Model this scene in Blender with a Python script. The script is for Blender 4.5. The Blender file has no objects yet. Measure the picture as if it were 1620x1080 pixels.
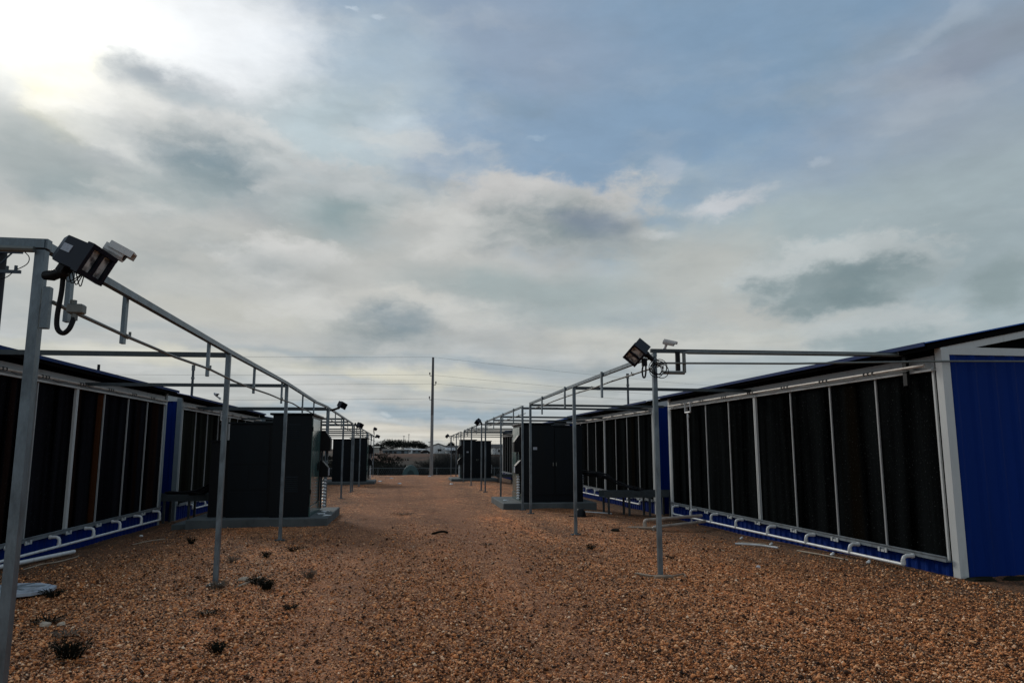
import bpy, math, random
import numpy as np
from mathutils import Vector, Matrix
random.seed(7)
RNG = np.random.default_rng(7)
SC = bpy.context.scene
COL = SC.collection
PI = math.pi

# ------------------------------------------------------------------ helpers
class MB:
    """collects simple shapes and links them as one mesh object"""
    def __init__(s): s.v=[]; s.f=[]
    def add(s, vs, fs):
        n=len(s.v); s.v+= [tuple(v) for v in vs]; s.f+=[tuple(i+n for i in f) for f in fs]; return s
    def box(s, x0,x1,y0,y1,z0,z1, b=0.0):
        x0,x1=min(x0,x1),max(x0,x1); y0,y1=min(y0,y1),max(y0,y1); z0,z1=min(z0,z1),max(z0,z1)
        if b<=0:
            return s.add([(x0,y0,z0),(x1,y0,z0),(x1,y1,z0),(x0,y1,z0),(x0,y0,z1),(x1,y0,z1),(x1,y1,z1),(x0,y1,z1)],
              [(0,3,2,1),(4,5,6,7),(0,1,5,4),(1,2,6,5),(2,3,7,6),(3,0,4,7)])
        def ring(z,i): return [(x0+i,y0+i,z),(x1-i,y0+i,z),(x1-i,y1-i,z),(x0+i,y1-i,z)]
        # chamfered box: vertical chamfer left simple, top and bottom edges bevelled
        vs=ring(z0,b)+ring(z0+b,0)+ring(z1-b,0)+ring(z1,b)
        fs=[(3,2,1,0),(12,13,14,15)]
        for k in range(3):
            for i in range(4):
                j=(i+1)%4; fs.append((k*4+i,k*4+j,k*4+4+j,k*4+4+i))
        return s.add(vs,fs)
    def bar(s,p0,p1,w,h,up=(0,0,1)):
        p0=Vector(p0);p1=Vector(p1);d=(p1-p0).normalized();up=Vector(up)
        if abs(d.dot(up))>.98: up=Vector((0,1,0))
        a=d.cross(up).normalized()*w/2;b=a.cross(d).normalized()*h/2
        vs=[p0-a-b,p0+a-b,p0+a+b,p0-a+b,p1-a-b,p1+a-b,p1+a+b,p1-a+b]
        return s.add(vs,[(0,1,2,3),(7,6,5,4),(4,5,1,0),(5,6,2,1),(6,7,3,2),(7,4,0,3)])
    def tube(s,pts,r,n=8,cap=True):
        pts=[Vector(p) for p in pts]; m=len(pts); rs=r if isinstance(r,(list,tuple)) else [r]*m
        base=len(s.v); prev=None
        for i,p in enumerate(pts):
            d=(pts[min(i+1,m-1)]-pts[max(i-1,0)]).normalized()
            if prev is None:
                a=d.orthogonal().normalized()
            else:
                a=(prev-d*prev.dot(d)); a=a.normalized() if a.length>1e-6 else d.orthogonal().normalized()
            prev=a; b=d.cross(a)
            for k in range(n):
                t=2*PI*k/n; s.v.append(tuple(p+(a*math.cos(t)+b*math.sin(t))*rs[i]))
        for i in range(m-1):
            for k in range(n):
                k2=(k+1)%n; s.f.append((base+i*n+k,base+i*n+k2,base+(i+1)*n+k2,base+(i+1)*n+k))
        if cap:
            s.f.append(tuple(base+k for k in reversed(range(n)))); s.f.append(tuple(base+(m-1)*n+k for k in range(n)))
        return s
    def prism(s,poly,axis,a0,a1):
        """poly: 2D points in the plane across axis (x:yz, y:xz, z:xy), extruded a0..a1"""
        def p(q,a): return {'x':(a,q[0],q[1]),'y':(q[0],a,q[1]),'z':(q[0],q[1],a)}[axis]
        n=len(poly)
        return s.add([p(q,a0) for q in poly]+[p(q,a1) for q in poly],
            [tuple(reversed(range(n))),tuple(range(n,2*n))]+[(i,(i+1)%n,n+(i+1)%n,n+i) for i in range(n)])
    def blob(s,c,r,seg=8,rings=5,jit=.0,rnd=random):
        base=[];fs=[];c=Vector(c)
        base.append((c.x,c.y,c.z-r[2]))
        for i in range(1,rings):
            t=PI*i/rings-PI/2
            for k in range(seg):
                q=2*PI*k/seg; j=1+rnd.uniform(-jit,jit)
                base.append((c.x+r[0]*math.cos(t)*math.cos(q)*j,c.y+r[1]*math.cos(t)*math.sin(q)*j,c.z+r[2]*math.sin(t)*j))
        base.append((c.x,c.y,c.z+r[2])); top=len(base)-1
        for k in range(seg):
            k2=(k+1)%seg
            fs.append((0,1+k2,1+k)); fs.append((top,top-seg+k,top-seg+k2))
            for i in range(rings-2):
                a=1+i*seg; fs.append((a+k,a+k2,a+seg+k2,a+seg+k))
        return s.add(base,fs)
    def build(s,name,mat,parent=None,smooth=False,label=None):
        me=bpy.data.meshes.new(name); me.from_pydata(s.v,[],s.f); me.update()
        import bmesh
        bm=bmesh.new(); bm.from_mesh(me); bmesh.ops.recalc_face_normals(bm,faces=bm.faces); bm.to_mesh(me); bm.free()
        if smooth:
            me.polygons.foreach_set('use_smooth',[True]*len(me.polygons))
            if hasattr(me,'set_sharp_from_angle'): me.set_sharp_from_angle(angle=math.radians(40))
        me.materials.append(mat)
        o=bpy.data.objects.new(name,me); COL.objects.link(o)
        if parent: o.parent=parent
        if label: o['label']=label
        return o
def tag(o,label,cat,group=None,kind=None):
    if label: o['label']=label
    if cat: o['category']=cat
    if group: o['group']=group
    if kind: o['kind']=kind
    return o
def thing(name,label,cat,loc=(0,0,0),rotz=0,group=None):
    o=bpy.data.objects.new(name,None); COL.objects.link(o); o.empty_display_size=.2
    o.location=loc; o.rotation_euler=(0,0,rotz); return tag(o,label,cat,group)
def kids(o): return [c for c in bpy.data.objects if c.parent==o]
def dup(root,loc=None,rotz=None,label=None,parent=None):
    r=root.copy(); COL.objects.link(r)
    if parent is not None: r.parent=parent
    if loc is not None: r.location=loc
    if rotz is not None: r.rotation_euler=(0,0,rotz)
    if label: r['label']=label
    for c in kids(root): dup(c,parent=r)
    return r

# ------------------------------------------------------------------ materials
def nt(m): return m.node_tree.nodes,m.node_tree.links
def mat(name,col,rough=.6,metal=0,var=.15,vscale=6,bump=0,bscale=60,spec=.5,dirt=None,dscale=2.5,dlo=.5,dhi=.75,stretch=(1,1,1)):
    m=bpy.data.materials.new(name); m.use_nodes=True; N,L=nt(m); p=N['Principled BSDF']
    p.inputs['Roughness'].default_value=rough; p.inputs['Metallic'].default_value=metal; p.inputs['Specular IOR Level'].default_value=spec
    tc=N.new('ShaderNodeTexCoord'); mp=N.new('ShaderNodeMapping'); mp.inputs['Scale'].default_value=stretch; L.new(tc.outputs['Object'],mp.inputs[0])
    no=N.new('ShaderNodeTexNoise'); no.inputs['Scale'].default_value=vscale; no.inputs['Detail'].default_value=6; no.inputs['Roughness'].default_value=.65; L.new(mp.outputs[0],no.inputs['Vector'])
    r=N.new('ShaderNodeValToRGB'); r.color_ramp.elements[0].position=.3; r.color_ramp.elements[1].position=.7
    r.color_ramp.elements[0].color=(*[c*(1-var) for c in col],1); r.color_ramp.elements[1].color=(*[min(1,c*(1+var)) for c in col],1)
    L.new(no.outputs[0],r.inputs[0]); out=r.outputs[0]
    if dirt:
        n2=N.new('ShaderNodeTexNoise'); n2.inputs['Scale'].default_value=dscale; n2.inputs['Detail'].default_value=8; n2.inputs['Roughness'].default_value=.7; L.new(mp.outputs[0],n2.inputs['Vector'])
        mr=N.new('ShaderNodeMapRange'); mr.inputs[1].default_value=dlo; mr.inputs[2].default_value=dhi; L.new(n2.outputs[0],mr.inputs[0])
        mx=N.new('ShaderNodeMix'); mx.data_type='RGBA'; L.new(mr.outputs[0],mx.inputs[0]); L.new(out,mx.inputs[6]); mx.inputs[7].default_value=(*dirt,1); out=mx.outputs[2]
    L.new(out,p.inputs['Base Color'])
    rr=N.new('ShaderNodeMapRange'); rr.inputs[3].default_value=max(.05,rough-.12); rr.inputs[4].default_value=min(1,rough+.12); L.new(no.outputs[0],rr.inputs[0]); L.new(rr.outputs[0],p.inputs['Roughness'])
    if bump:
        n3=N.new('ShaderNodeTexNoise'); n3.inputs['Scale'].default_value=bscale; n3.inputs['Detail'].default_value=4; L.new(mp.outputs[0],n3.inputs['Vector'])
        b=N.new('ShaderNodeBump'); b.inputs['Strength'].default_value=bump; b.inputs['Distance'].default_value=.01; L.new(n3.outputs[0],b.inputs['Height']); L.new(b.outputs[0],p.inputs['Normal'])
    return m
M={}
M['galv']=mat('galvanised_steel',(.135,.172,.195),.42,.45,.40,9,.15,80,dirt=(.035,.045,.055),dscale=5,stretch=(1,1,.35))
M['galv_dark']=mat('weathered_steel',(.045,.058,.064),.55,.25,.25,9)
M['conduit']=mat('conduit_steel',(.13,.14,.13),.5,.3,.25,12)
M['white']=mat('white_painted_steel',(.52,.54,.53),.5,0,.08,3,dirt=(.34,.34,.32),dscale=3,dlo=.55,dhi=.8,stretch=(1,1,.3))
M['greytrim']=mat('grey_trim',(.30,.31,.31),.5,0,.1,4,dirt=(.12,.12,.11),dscale=4,dlo=.52,dhi=.8)
M['blue']=mat('blue_sheet',(.0004,.0200,.150),.5,0,.15,1.6,spec=.08,dirt=(.001,.016,.105),dscale=3,dlo=.5,dhi=.9,stretch=(1,1,.15))
M['roofblue']=mat('blue_roof_sheet',(.003,.045,.20),.65,0,.2,2,spec=.15)
M['dark']=mat('dark_lining',(.003,.003,.0035),.9,0,.2,3,spec=.05)
M['pvc']=mat('white_pvc',(.66,.67,.66),.4,0,.08,8,dirt=(.33,.31,.27),dscale=7,dlo=.5,dhi=.8)
M['pvcdirty']=mat('dusty_pvc',(.50,.44,.38),.5,0,.12,8,dirt=(.24,.18,.13),dscale=6,dlo=.45,dhi=.75)
M['sill']=mat('sill_channel',(.20,.235,.26),.45,.2,.15,5,dirt=(.08,.08,.08),dscale=8,dlo=.5,dhi=.75)
M['green']=mat('green_enamel',(.055,.115,.108),.18,0,.3,3,.12,18,dirt=(.02,.05,.05),dscale=4,stretch=(1,1,.25))
M['greendark']=mat('dark_green_enamel',(.0023,.0055,.0083),.42,0,.3,2,spec=.16,dirt=(.0045,.007,.008),dscale=3,dlo=.5,dhi=.8,stretch=(1,1,.2))
M['black']=mat('black_plastic',(.004,.0045,.006),.5,0,.2,10,spec=.2)
M['lightbody']=mat('navy_black_housing',(.004,.007,.015),.42,0,.2,10,spec=.25)
M['rubber']=mat('black_cable',(.004,.004,.005),.6,0,.2,10,spec=.2)
M['sticker']=mat('paper_sticker',(.32,.35,.40),.6,0,.25,90)
M['concrete']=mat('weathered_concrete',(.095,.110,.112),.9,0,.3,5,.4,50,dirt=(.035,.04,.042),dscale=2.5,dlo=.45,dhi=.75)
M['wood']=mat('raw_board',(.22,.16,.11),.85,0,.25,6,.2,60,stretch=(1,6,1))
M['polewood']=mat('grey_pole_wood',(.13,.125,.12),.85,0,.2,5,.2,40,stretch=(1,1,.1))
M['polepale']=mat('pale_pole',(.24,.245,.24),.8,0,.2,5,.1,40,stretch=(1,1,.2))
M['darkpole']=mat('tarred_pole_wood',(.02,.02,.02),.8,0,.2,5)
M['camera']=mat('off_white_plastic',(.55,.56,.55),.4,0,.06,10,dirt=(.3,.3,.3),dscale=12,dlo=.5,dhi=.8)
M['insul']=mat('white_porcelain',(.65,.67,.68),.3,0,.06,10)
M['lid']=mat('grey_plastic_lid',(.36,.40,.45),.55,0,.15,4,dirt=(.18,.18,.19),dscale=6,dlo=.5,dhi=.7)
M['dome']=mat('green_dome_sheet',(.055,.125,.13),.45,0,.2,2,stretch=(3,1,1))
M['domedoor']=mat('dark_dome_door',(.022,.055,.06),.6,0,.2,2)
M['roofedge']=mat('dark_blue_roof_edge',(.002,.022,.10),.6,0,.3,3,spec=.1)
M['fence']=mat('fence_wire',(.16,.18,.185),.5,.3,.15,10)
M['stone']=mat('pale_stone',(.42,.35,.27),.9,0,.2,14)
M['weed']=mat('dark_dry_weed',(.010,.010,.006),.9,0,.4,12,spec=.1)
M['twig']=mat('dry_twig',(.13,.10,.075),.9,0,.3,10,spec=.1)
M['straw']=mat('bleached_straw',(.40,.33,.25),.9,0,.25,10,spec=.1)
M['tree']=mat('winter_crown',(.020,.023,.018),.95,0,.4,.6,spec=.1)
M['evergreen']=mat('dark_evergreen',(.008,.011,.008),.95,0,.4,.6,spec=.1)
M['bark']=mat('bark',(.035,.03,.026),.95,0,.3,4,spec=.1)
M['brush']=mat('bare_brush',(.040,.041,.040),.95,0,.4,1.5,spec=.1)
M['scrub']=mat('dark_scrub',(.014,.014,.011),.95,0,.4,1.5,spec=.1)
M['housewhite']=mat('whitewashed_wall',(.78,.79,.78),.8,0,.1,.6)
M['housegrey']=mat('faded_grey_wall',(.13,.165,.185),.8,0,.35,.4)
M['housebeige']=mat('beige_wall',(.33,.32,.28),.8,0,.15,.4)
M['roofdark']=mat('dark_shingle',(.030,.032,.035),.9,0,.25,.8)
M['roofpale']=mat('pale_metal_roof',(.45,.47,.48),.5,.2,.15,.4)
M['window']=mat('dark_window',(.01,.012,.016),.2,0,.1,3)

def glass_lens():
    m=bpy.data.materials.new('floodlight_glass'); m.use_nodes=True; N,L=nt(m); p=N['Principled BSDF']
    tc=N.new('ShaderNodeTexCoord'); no=N.new('ShaderNodeTexNoise'); no.inputs['Scale'].default_value=22; no.inputs['Detail'].default_value=3
    L.new(tc.outputs['Object'],no.inputs['Vector']); r=N.new('ShaderNodeValToRGB')
    r.color_ramp.elements[0].position=.4; r.color_ramp.elements[0].color=(.09,.10,.11,1); r.color_ramp.elements[1].position=.6; r.color_ramp.elements[1].color=(.6,.64,.64,1)
    L.new(no.outputs[0],r.inputs[0]); L.new(r.outputs[0],p.inputs['Base Color']); p.inputs['Roughness'].default_value=.3; p.inputs['Metallic'].default_value=.2
    return m
M['lens']=glass_lens()

def pad_mat(name,base,brown,lo,hi,seed,bands=()):
    """evaporative pad: fluted paper, vertical streaks of algae and scale"""
    m=bpy.data.materials.new(name); m.use_nodes=True; N,L=nt(m); p=N['Principled BSDF']
    tc=N.new('ShaderNodeTexCoord')
    def noise(scale,st,det=5,off=0):
        mp=N.new('ShaderNodeMapping'); mp.inputs['Scale'].default_value=st; mp.inputs['Location'].default_value=(off,off,0); L.new(tc.outputs['Object'],mp.inputs[0])
        n=N.new('ShaderNodeTexNoise'); n.inputs['Scale'].default_value=scale; n.inputs['Detail'].default_value=det; L.new(mp.outputs[0],n.inputs['Vector']); return n.outputs[0]
    streak=noise(3.2,(1,1,.05),6,seed)
    r=N.new('ShaderNodeValToRGB'); e=r.color_ramp.elements; e[0].position=.35; e[0].color=(*[c*.15 for c in base],1); e[1].position=.64; e[1].color=(*[c*4.0 for c in base],1)
    L.new(streak,r.inputs[0])
    br=noise(1.1,(1,1,.03),3,seed+7.3)
    mr=N.new('ShaderNodeMapRange'); mr.interpolation_type='SMOOTHSTEP'; mr.inputs[1].default_value=lo; mr.inputs[2].default_value=hi; L.new(br,mr.inputs[0])
    mx=N.new('ShaderNodeMix'); mx.data_type='RGBA'; L.new(mr.outputs[0],mx.inputs[0]); L.new(r.outputs[0],mx.inputs[6]); mx.inputs[7].default_value=(*brown,1)
    cur=mx.outputs[2]
    if bands:                                  # rust stained strips that run the full height of a pad
        sy=N.new('ShaderNodeSeparateXYZ'); L.new(tc.outputs['Object'],sy.inputs[0])
        jn=noise(4,(1,1,.25),5,seed+2); jm=N.new('ShaderNodeMath'); jm.operation='MULTIPLY_ADD'; L.new(jn,jm.inputs[0]); jm.inputs[1].default_value=.16; L.new(sy.outputs[1],jm.inputs[2])
        for (cy,hw,st_,colr) in bands:
            q=N.new('ShaderNodeMath'); q.operation='SUBTRACT'; L.new(jm.outputs[0],q.inputs[0]); q.inputs[1].default_value=cy+.08
            q2=N.new('ShaderNodeMath'); q2.operation='ABSOLUTE'; L.new(q.outputs[0],q2.inputs[0])
            q3=N.new('ShaderNodeMapRange'); L.new(q2.outputs[0],q3.inputs[0]); q3.inputs[1].default_value=hw*.6; q3.inputs[2].default_value=hw*1.1; q3.inputs[3].default_value=st_; q3.inputs[4].default_value=0
            q4=N.new('ShaderNodeMath'); q4.operation='MULTIPLY'; L.new(q3.outputs[0],q4.inputs[0]); rs=N.new('ShaderNodeMapRange'); rs.inputs[1].default_value=.3; rs.inputs[2].default_value=.6; rs.inputs[3].default_value=.45; L.new(streak,rs.inputs[0]); L.new(rs.outputs[0],q4.inputs[1])
            k=N.new('ShaderNodeMix'); k.data_type='RGBA'; L.new(q4.outputs[0],k.inputs[0]); L.new(cur,k.inputs[6]); k.inputs[7].default_value=(*colr,1); cur=k.outputs[2]
    sp=noise(55,(1,1,.6),1,seed)     # pale scale specks
    ms=N.new('ShaderNodeMapRange'); ms.inputs[1].default_value=.66; ms.inputs[2].default_value=.78; ms.inputs[4].default_value=.50; L.new(sp,ms.inputs[0])
    m2=N.new('ShaderNodeMix'); m2.data_type='RGBA'; L.new(ms.outputs[0],m2.inputs[0]); L.new(cur,m2.inputs[6]); m2.inputs[7].default_value=(.13,.14,.14,1)
    L.new(m2.outputs[2],p.inputs['Base Color']); p.inputs['Roughness'].default_value=.85; p.inputs['Specular IOR Level'].default_value=0.0
    w=N.new('ShaderNodeTexWave'); w.wave_type='BANDS'; w.bands_direction='Y'; w.inputs['Scale'].default_value=14; w.inputs['Distortion'].default_value=.4; L.new(tc.outputs['Object'],w.inputs['Vector'])
    w2=N.new('ShaderNodeTexWave'); w2.wave_type='BANDS'; w2.bands_direction='Z'; w2.inputs['Scale'].default_value=22; w2.inputs['Distortion'].default_value=1; L.new(tc.outputs['Object'],w2.inputs['Vector'])
    ad=N.new('ShaderNodeMath'); ad.operation='ADD'; L.new(w.outputs[1],ad.inputs[0]); L.new(w2.outputs[1],ad.inputs[1])
    b=N.new('ShaderNodeBump'); b.inputs['Strength'].default_value=.7; b.inputs['Distance'].default_value=.02; L.new(ad.outputs[0],b.inputs['Height']); L.new(b.outputs[0],p.inputs['Normal'])
    return m
M['padR']=pad_mat('algae_dark_pad',(.0028,.0033,.0034),(.009,.0065,.0035),.60,.72,1.0)
M['padL']=pad_mat('rust_streaked_pad',(.004,.004,.005),(.020,.010,.006),.60,.66,4.0,((6.27,.16,1,(.085,.030,.010)),(9.45,.28,.8,(.032,.014,.008)),(5.35,.12,.7,(.03,.014,.008)),(3.1,.10,.5,(.04,.016,.008))))

# gravel -------------------------------------------------------------
STONE=[(0.0,(.014,.007,.004)),(.27,(.070,.027,.011)),(.46,(.36,.128,.040)),(.62,(.74,.285,.100)),(.83,(.93,.49,.235)),(1.0,(.97,.74,.52))]
def ramp(N,stops,interp='LINEAR'):
    r=N.new('ShaderNodeValToRGB'); cr=r.color_ramp; cr.interpolation=interp
    while len(cr.elements)<len(stops): cr.elements.new(.5)
    for e,(p,c) in zip(cr.elements,stops): e.position=p; e.color=(*c,1)
    return r
def gravel_mat():
    m=bpy.data.materials.new('brown_gravel'); m.use_nodes=True; N,L=nt(m); p=N['Principled BSDF']
    tc=N.new('ShaderNodeTexCoord')
    def vor(s,feat='F1'):
        v=N.new('ShaderNodeTexVoronoi'); v.inputs['Scale'].default_value=s; v.feature=feat; L.new(wv.outputs[0],v.inputs['Vector']); return v
    nz=N.new('ShaderNodeTexNoise'); nz.inputs['Scale'].default_value=18; nz.inputs['Detail'].default_value=2; L.new(tc.outputs['Object'],nz.inputs['Vector'])
    wv=N.new('ShaderNodeVectorMath'); wv.operation='MULTIPLY_ADD'; L.new(nz.outputs['Color'],wv.inputs[0]); wv.inputs[1].default_value=(.03,.03,.03); L.new(tc.outputs['Object'],wv.inputs[2])
    a=vor(52); b=vor(115)
    sa=N.new('ShaderNodeSeparateColor'); L.new(a.outputs['Color'],sa.inputs[0]); sb=N.new('ShaderNodeSeparateColor'); L.new(b.outputs['Color'],sb.inputs[0])
    ra=ramp(N,STONE); rb=ramp(N,[(p,tuple(x*.8 for x in c)) for p,c in STONE]); L.new(sa.outputs[0],ra.inputs[0]); L.new(sb.outputs[0],rb.inputs[0])
    pick=N.new('ShaderNodeMath'); pick.operation='GREATER_THAN'; pick.inputs[1].default_value=.45; L.new(sa.outputs[1],pick.inputs[0])
    mx=N.new('ShaderNodeMix'); mx.data_type='RGBA'; L.new(pick.outputs[0],mx.inputs[0]); L.new(rb.outputs[0],mx.inputs[6]); L.new(ra.outputs[0],mx.inputs[7])
    # broad patches: redder wheel track, greyer and darker areas, damp dirt near the sheds
    n1=N.new('ShaderNodeTexNoise'); n1.inputs['Scale'].default_value=.32; n1.inputs['Detail'].default_value=8; n1.inputs['Roughness'].default_value=.7; L.new(tc.outputs['Object'],n1.inputs['Vector'])
    r1=ramp(N,[(.32,(.55,.50,.46)),(.5,(1.0,.92,.87)),(.68,(1.3,1.12,.96))]); L.new(n1.outputs[0],r1.inputs[0])
    mpp=N.new('ShaderNodeMapping'); mpp.inputs['Scale'].default_value=(1,.10,1); L.new(tc.outputs['Object'],mpp.inputs[0])
    n2=N.new('ShaderNodeTexNoise'); n2.inputs['Scale'].default_value=.9; n2.inputs['Detail'].default_value=5; L.new(mpp.outputs[0],n2.inputs['Vector'])
    r2=ramp(N,[(.35,(.72,.72,.74)),(.52,(1,1,1)),(.68,(1.22,1.05,.9))]); L.new(n2.outputs[0],r2.inputs[0])
    n3=N.new('ShaderNodeTexNoise'); n3.inputs['Scale'].default_value=3.2; n3.inputs['Detail'].default_value=6; n3.inputs['Roughness'].default_value=.75; L.new(tc.outputs['Object'],n3.inputs['Vector'])
    r3=ramp(N,[(.33,(.55,.52,.50)),(.5,(1,1,1)),(.7,(1.15,1.1,1.05))]); L.new(n3.outputs[0],r3.inputs[0])
    def mul(x,y):
        k=N.new('ShaderNodeMix'); k.data_type='RGBA'; k.blend_type='MULTIPLY'; k.inputs[0].default_value=1; L.new(x,k.inputs[6]); L.new(y,k.inputs[7]); return k.outputs[2]
    mp4=N.new('ShaderNodeMapping'); mp4.inputs['Scale'].default_value=(1,.35,1); L.new(tc.outputs['Object'],mp4.inputs[0])
    n4=N.new('ShaderNodeTexNoise'); n4.inputs['Scale'].default_value=8.5; n4.inputs['Detail'].default_value=7; n4.inputs['Roughness'].default_value=.8; L.new(mp4.outputs[0],n4.inputs['Vector'])
    r4=ramp(N,[(.36,(.42,.40,.39)),(.5,(.95,.94,.93)),(.64,(1.45,1.40,1.32))]); L.new(n4.outputs[0],r4.inputs[0])
    c=mul(mul(mul(mul(mx.outputs[2],r1.outputs[0]),r2.outputs[0]),r3.outputs[0]),r4.outputs[0])
    # smoother, redder compacted drive track down the middle, two faint wheel lines in it
    sx0=N.new('ShaderNodeSeparateXYZ'); L.new(tc.outputs['Object'],sx0.inputs[0])
    xn=N.new('ShaderNodeMath'); xn.operation='MULTIPLY_ADD'; L.new(n1.outputs[0],xn.inputs[0]); xn.inputs[1].default_value=1.3; L.new(sx0.outputs[0],xn.inputs[2])
    def lane(c0,hw,soft,amt):
        q=N.new('ShaderNodeMath'); q.operation='SUBTRACT'; L.new(xn.outputs[0],q.inputs[0]); q.inputs[1].default_value=c0+.65
        q2=N.new('ShaderNodeMath'); q2.operation='ABSOLUTE'; L.new(q.outputs[0],q2.inputs[0])
        q3=N.new('ShaderNodeMapRange'); q3.interpolation_type='SMOOTHSTEP'; L.new(q2.outputs[0],q3.inputs[0]); q3.inputs[1].default_value=hw; q3.inputs[2].default_value=hw+soft; q3.inputs[3].default_value=amt; q3.inputs[4].default_value=0; return q3.outputs[0]
    def blend(f,a_,col_):
        k=N.new('ShaderNodeMix'); k.data_type='RGBA'; L.new(f,k.inputs[0]); L.new(a_,k.inputs[6]); k.inputs[7].default_value=(*col_,1); return k.outputs[2]
    c=blend(lane(.35,1.2,1.3,.30),c,(.30,.115,.052))
    for cc in (-.75,1.35): c=blend(lane(cc,.14,.40,.26),c,(.42,.18,.085))
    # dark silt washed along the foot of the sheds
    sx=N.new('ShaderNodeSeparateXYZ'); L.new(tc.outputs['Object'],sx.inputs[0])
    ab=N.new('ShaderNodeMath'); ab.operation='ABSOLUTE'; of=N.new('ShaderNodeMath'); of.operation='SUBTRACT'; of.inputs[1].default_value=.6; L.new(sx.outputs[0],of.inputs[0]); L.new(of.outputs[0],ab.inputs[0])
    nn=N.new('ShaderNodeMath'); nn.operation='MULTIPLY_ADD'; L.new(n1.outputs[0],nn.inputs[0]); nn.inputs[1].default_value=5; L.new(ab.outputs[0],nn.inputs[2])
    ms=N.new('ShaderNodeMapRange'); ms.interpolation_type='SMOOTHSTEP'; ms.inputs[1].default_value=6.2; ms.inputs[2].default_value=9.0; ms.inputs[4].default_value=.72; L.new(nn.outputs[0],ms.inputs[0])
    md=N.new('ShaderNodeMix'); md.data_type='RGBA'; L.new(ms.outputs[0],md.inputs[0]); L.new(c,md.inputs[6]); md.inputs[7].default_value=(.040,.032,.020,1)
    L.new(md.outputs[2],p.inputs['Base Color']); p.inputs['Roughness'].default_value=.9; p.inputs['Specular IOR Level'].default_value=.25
    # pebble relief
    ha=N.new('ShaderNodeMath'); ha.operation='MULTIPLY_ADD'; L.new(a.outputs['Distance'],ha.inputs[0]); ha.inputs[1].default_value=-1.0; 
    hb=N.new('ShaderNodeMath'); hb.operation='MULTIPLY'; hb.inputs[1].default_value=-.5; L.new(b.outputs['Distance'],hb.inputs[0]); L.new(hb.outputs[0],ha.inputs[2])
    bp=N.new('ShaderNodeBump'); bp.inputs['Strength'].default_value=1.0; bp.inputs['Distance'].default_value=.022; L.new(ha.outputs[0],bp.inputs['Height']); L.new(bp.outputs[0],p.inputs['Normal'])
    return m
M['padL2']=pad_mat('grey_brown_pad',(.007,.0075,.006),(.014,.012,.008),.5,.62,9.0)
M['columnshade']=mat('shaded_white_column_paint',(.16,.20,.22),.5,0,.1,3)  # white column paint darkened to stand for shade on the left sheds
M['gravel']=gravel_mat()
def stones_mat():
    m=bpy.data.materials.new('loose_gravel_stones'); m.use_nodes=True; N,L=nt(m); p=N['Principled BSDF']
    at=N.new('ShaderNodeAttribute'); at.attribute_name='tone'; r=ramp(N,STONE); L.new(at.outputs['Fac'],r.inputs[0])
    tc=N.new('ShaderNodeTexCoord'); no=N.new('ShaderNodeTexNoise'); no.inputs['Scale'].default_value=120; L.new(tc.outputs['Object'],no.inputs['Vector'])
    r2=ramp(N,[(.3,(.8,.8,.8)),(.7,(1.15,1.15,1.15))]); L.new(no.outputs[0],r2.inputs[0])
    k=N.new('ShaderNodeMix'); k.data_type='RGBA'; k.blend_type='MULTIPLY'; k.inputs[0].default_value=1; L.new(r.outputs[0],k.inputs[6]); L.new(r2.outputs[0],k.inputs[7])
    L.new(k.outputs[2],p.inputs['Base Color']); p.inputs['Roughness'].default_value=.85; p.inputs['Specular IOR Level'].default_value=.25
    return m
M['stones']=stones_mat()
def hill_mat():
    m=bpy.data.materials.new('scrub_and_red_dirt'); m.use_nodes=True; N,L=nt(m); p=N['Principled BSDF']
    tc=N.new('ShaderNodeTexCoord')
    def no(s,d,st=(1,1,1)):
        mp=N.new('ShaderNodeMapping'); mp.inputs['Scale'].default_value=st; L.new(tc.outputs['Object'],mp.inputs[0])
        n=N.new('ShaderNodeTexNoise'); n.inputs['Scale'].default_value=s; n.inputs['Detail'].default_value=d; n.inputs['Roughness'].default_value=.7; L.new(mp.outputs[0],n.inputs['Vector']); return n.outputs[0]
    r=ramp(N,[(.43,(.008,.008,.006)),(.53,(.022,.017,.012)),(.60,(.075,.034,.021)),(.76,(.135,.066,.043))])
    n1=no(.06,6,(1,.45,1)); sx=N.new('ShaderNodeSeparateXYZ'); L.new(tc.outputs['Object'],sx.inputs[0])
    my=N.new('ShaderNodeMapRange'); my.inputs[1].default_value=70; my.inputs[2].default_value=140; my.inputs[3].default_value=-.14; my.inputs[4].default_value=.07; L.new(sx.outputs[1],my.inputs[0])
    ad=N.new('ShaderNodeMath'); ad.operation='ADD'; L.new(n1,ad.inputs[0]); L.new(my.outputs[0],ad.inputs[1]); L.new(ad.outputs[0],r.inputs[0])
    r2=ramp(N,[(.3,(.6,.6,.6)),(.7,(1.3,1.3,1.3))]); L.new(no(.9,8),r2.inputs[0])
    k=N.new('ShaderNodeMix'); k.data_type='RGBA'; k.blend_type='MULTIPLY'; k.inputs[0].default_value=1; L.new(r.outputs[0],k.inputs[6]); L.new(r2.outputs[0],k.inputs[7])
    L.new(k.outputs[2],p.inputs['Base Color']); p.inputs['Roughness'].default_value=.95; p.inputs['Specular IOR Level'].default_value=.1
    return m
M['hill']=hill_mat()
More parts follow.
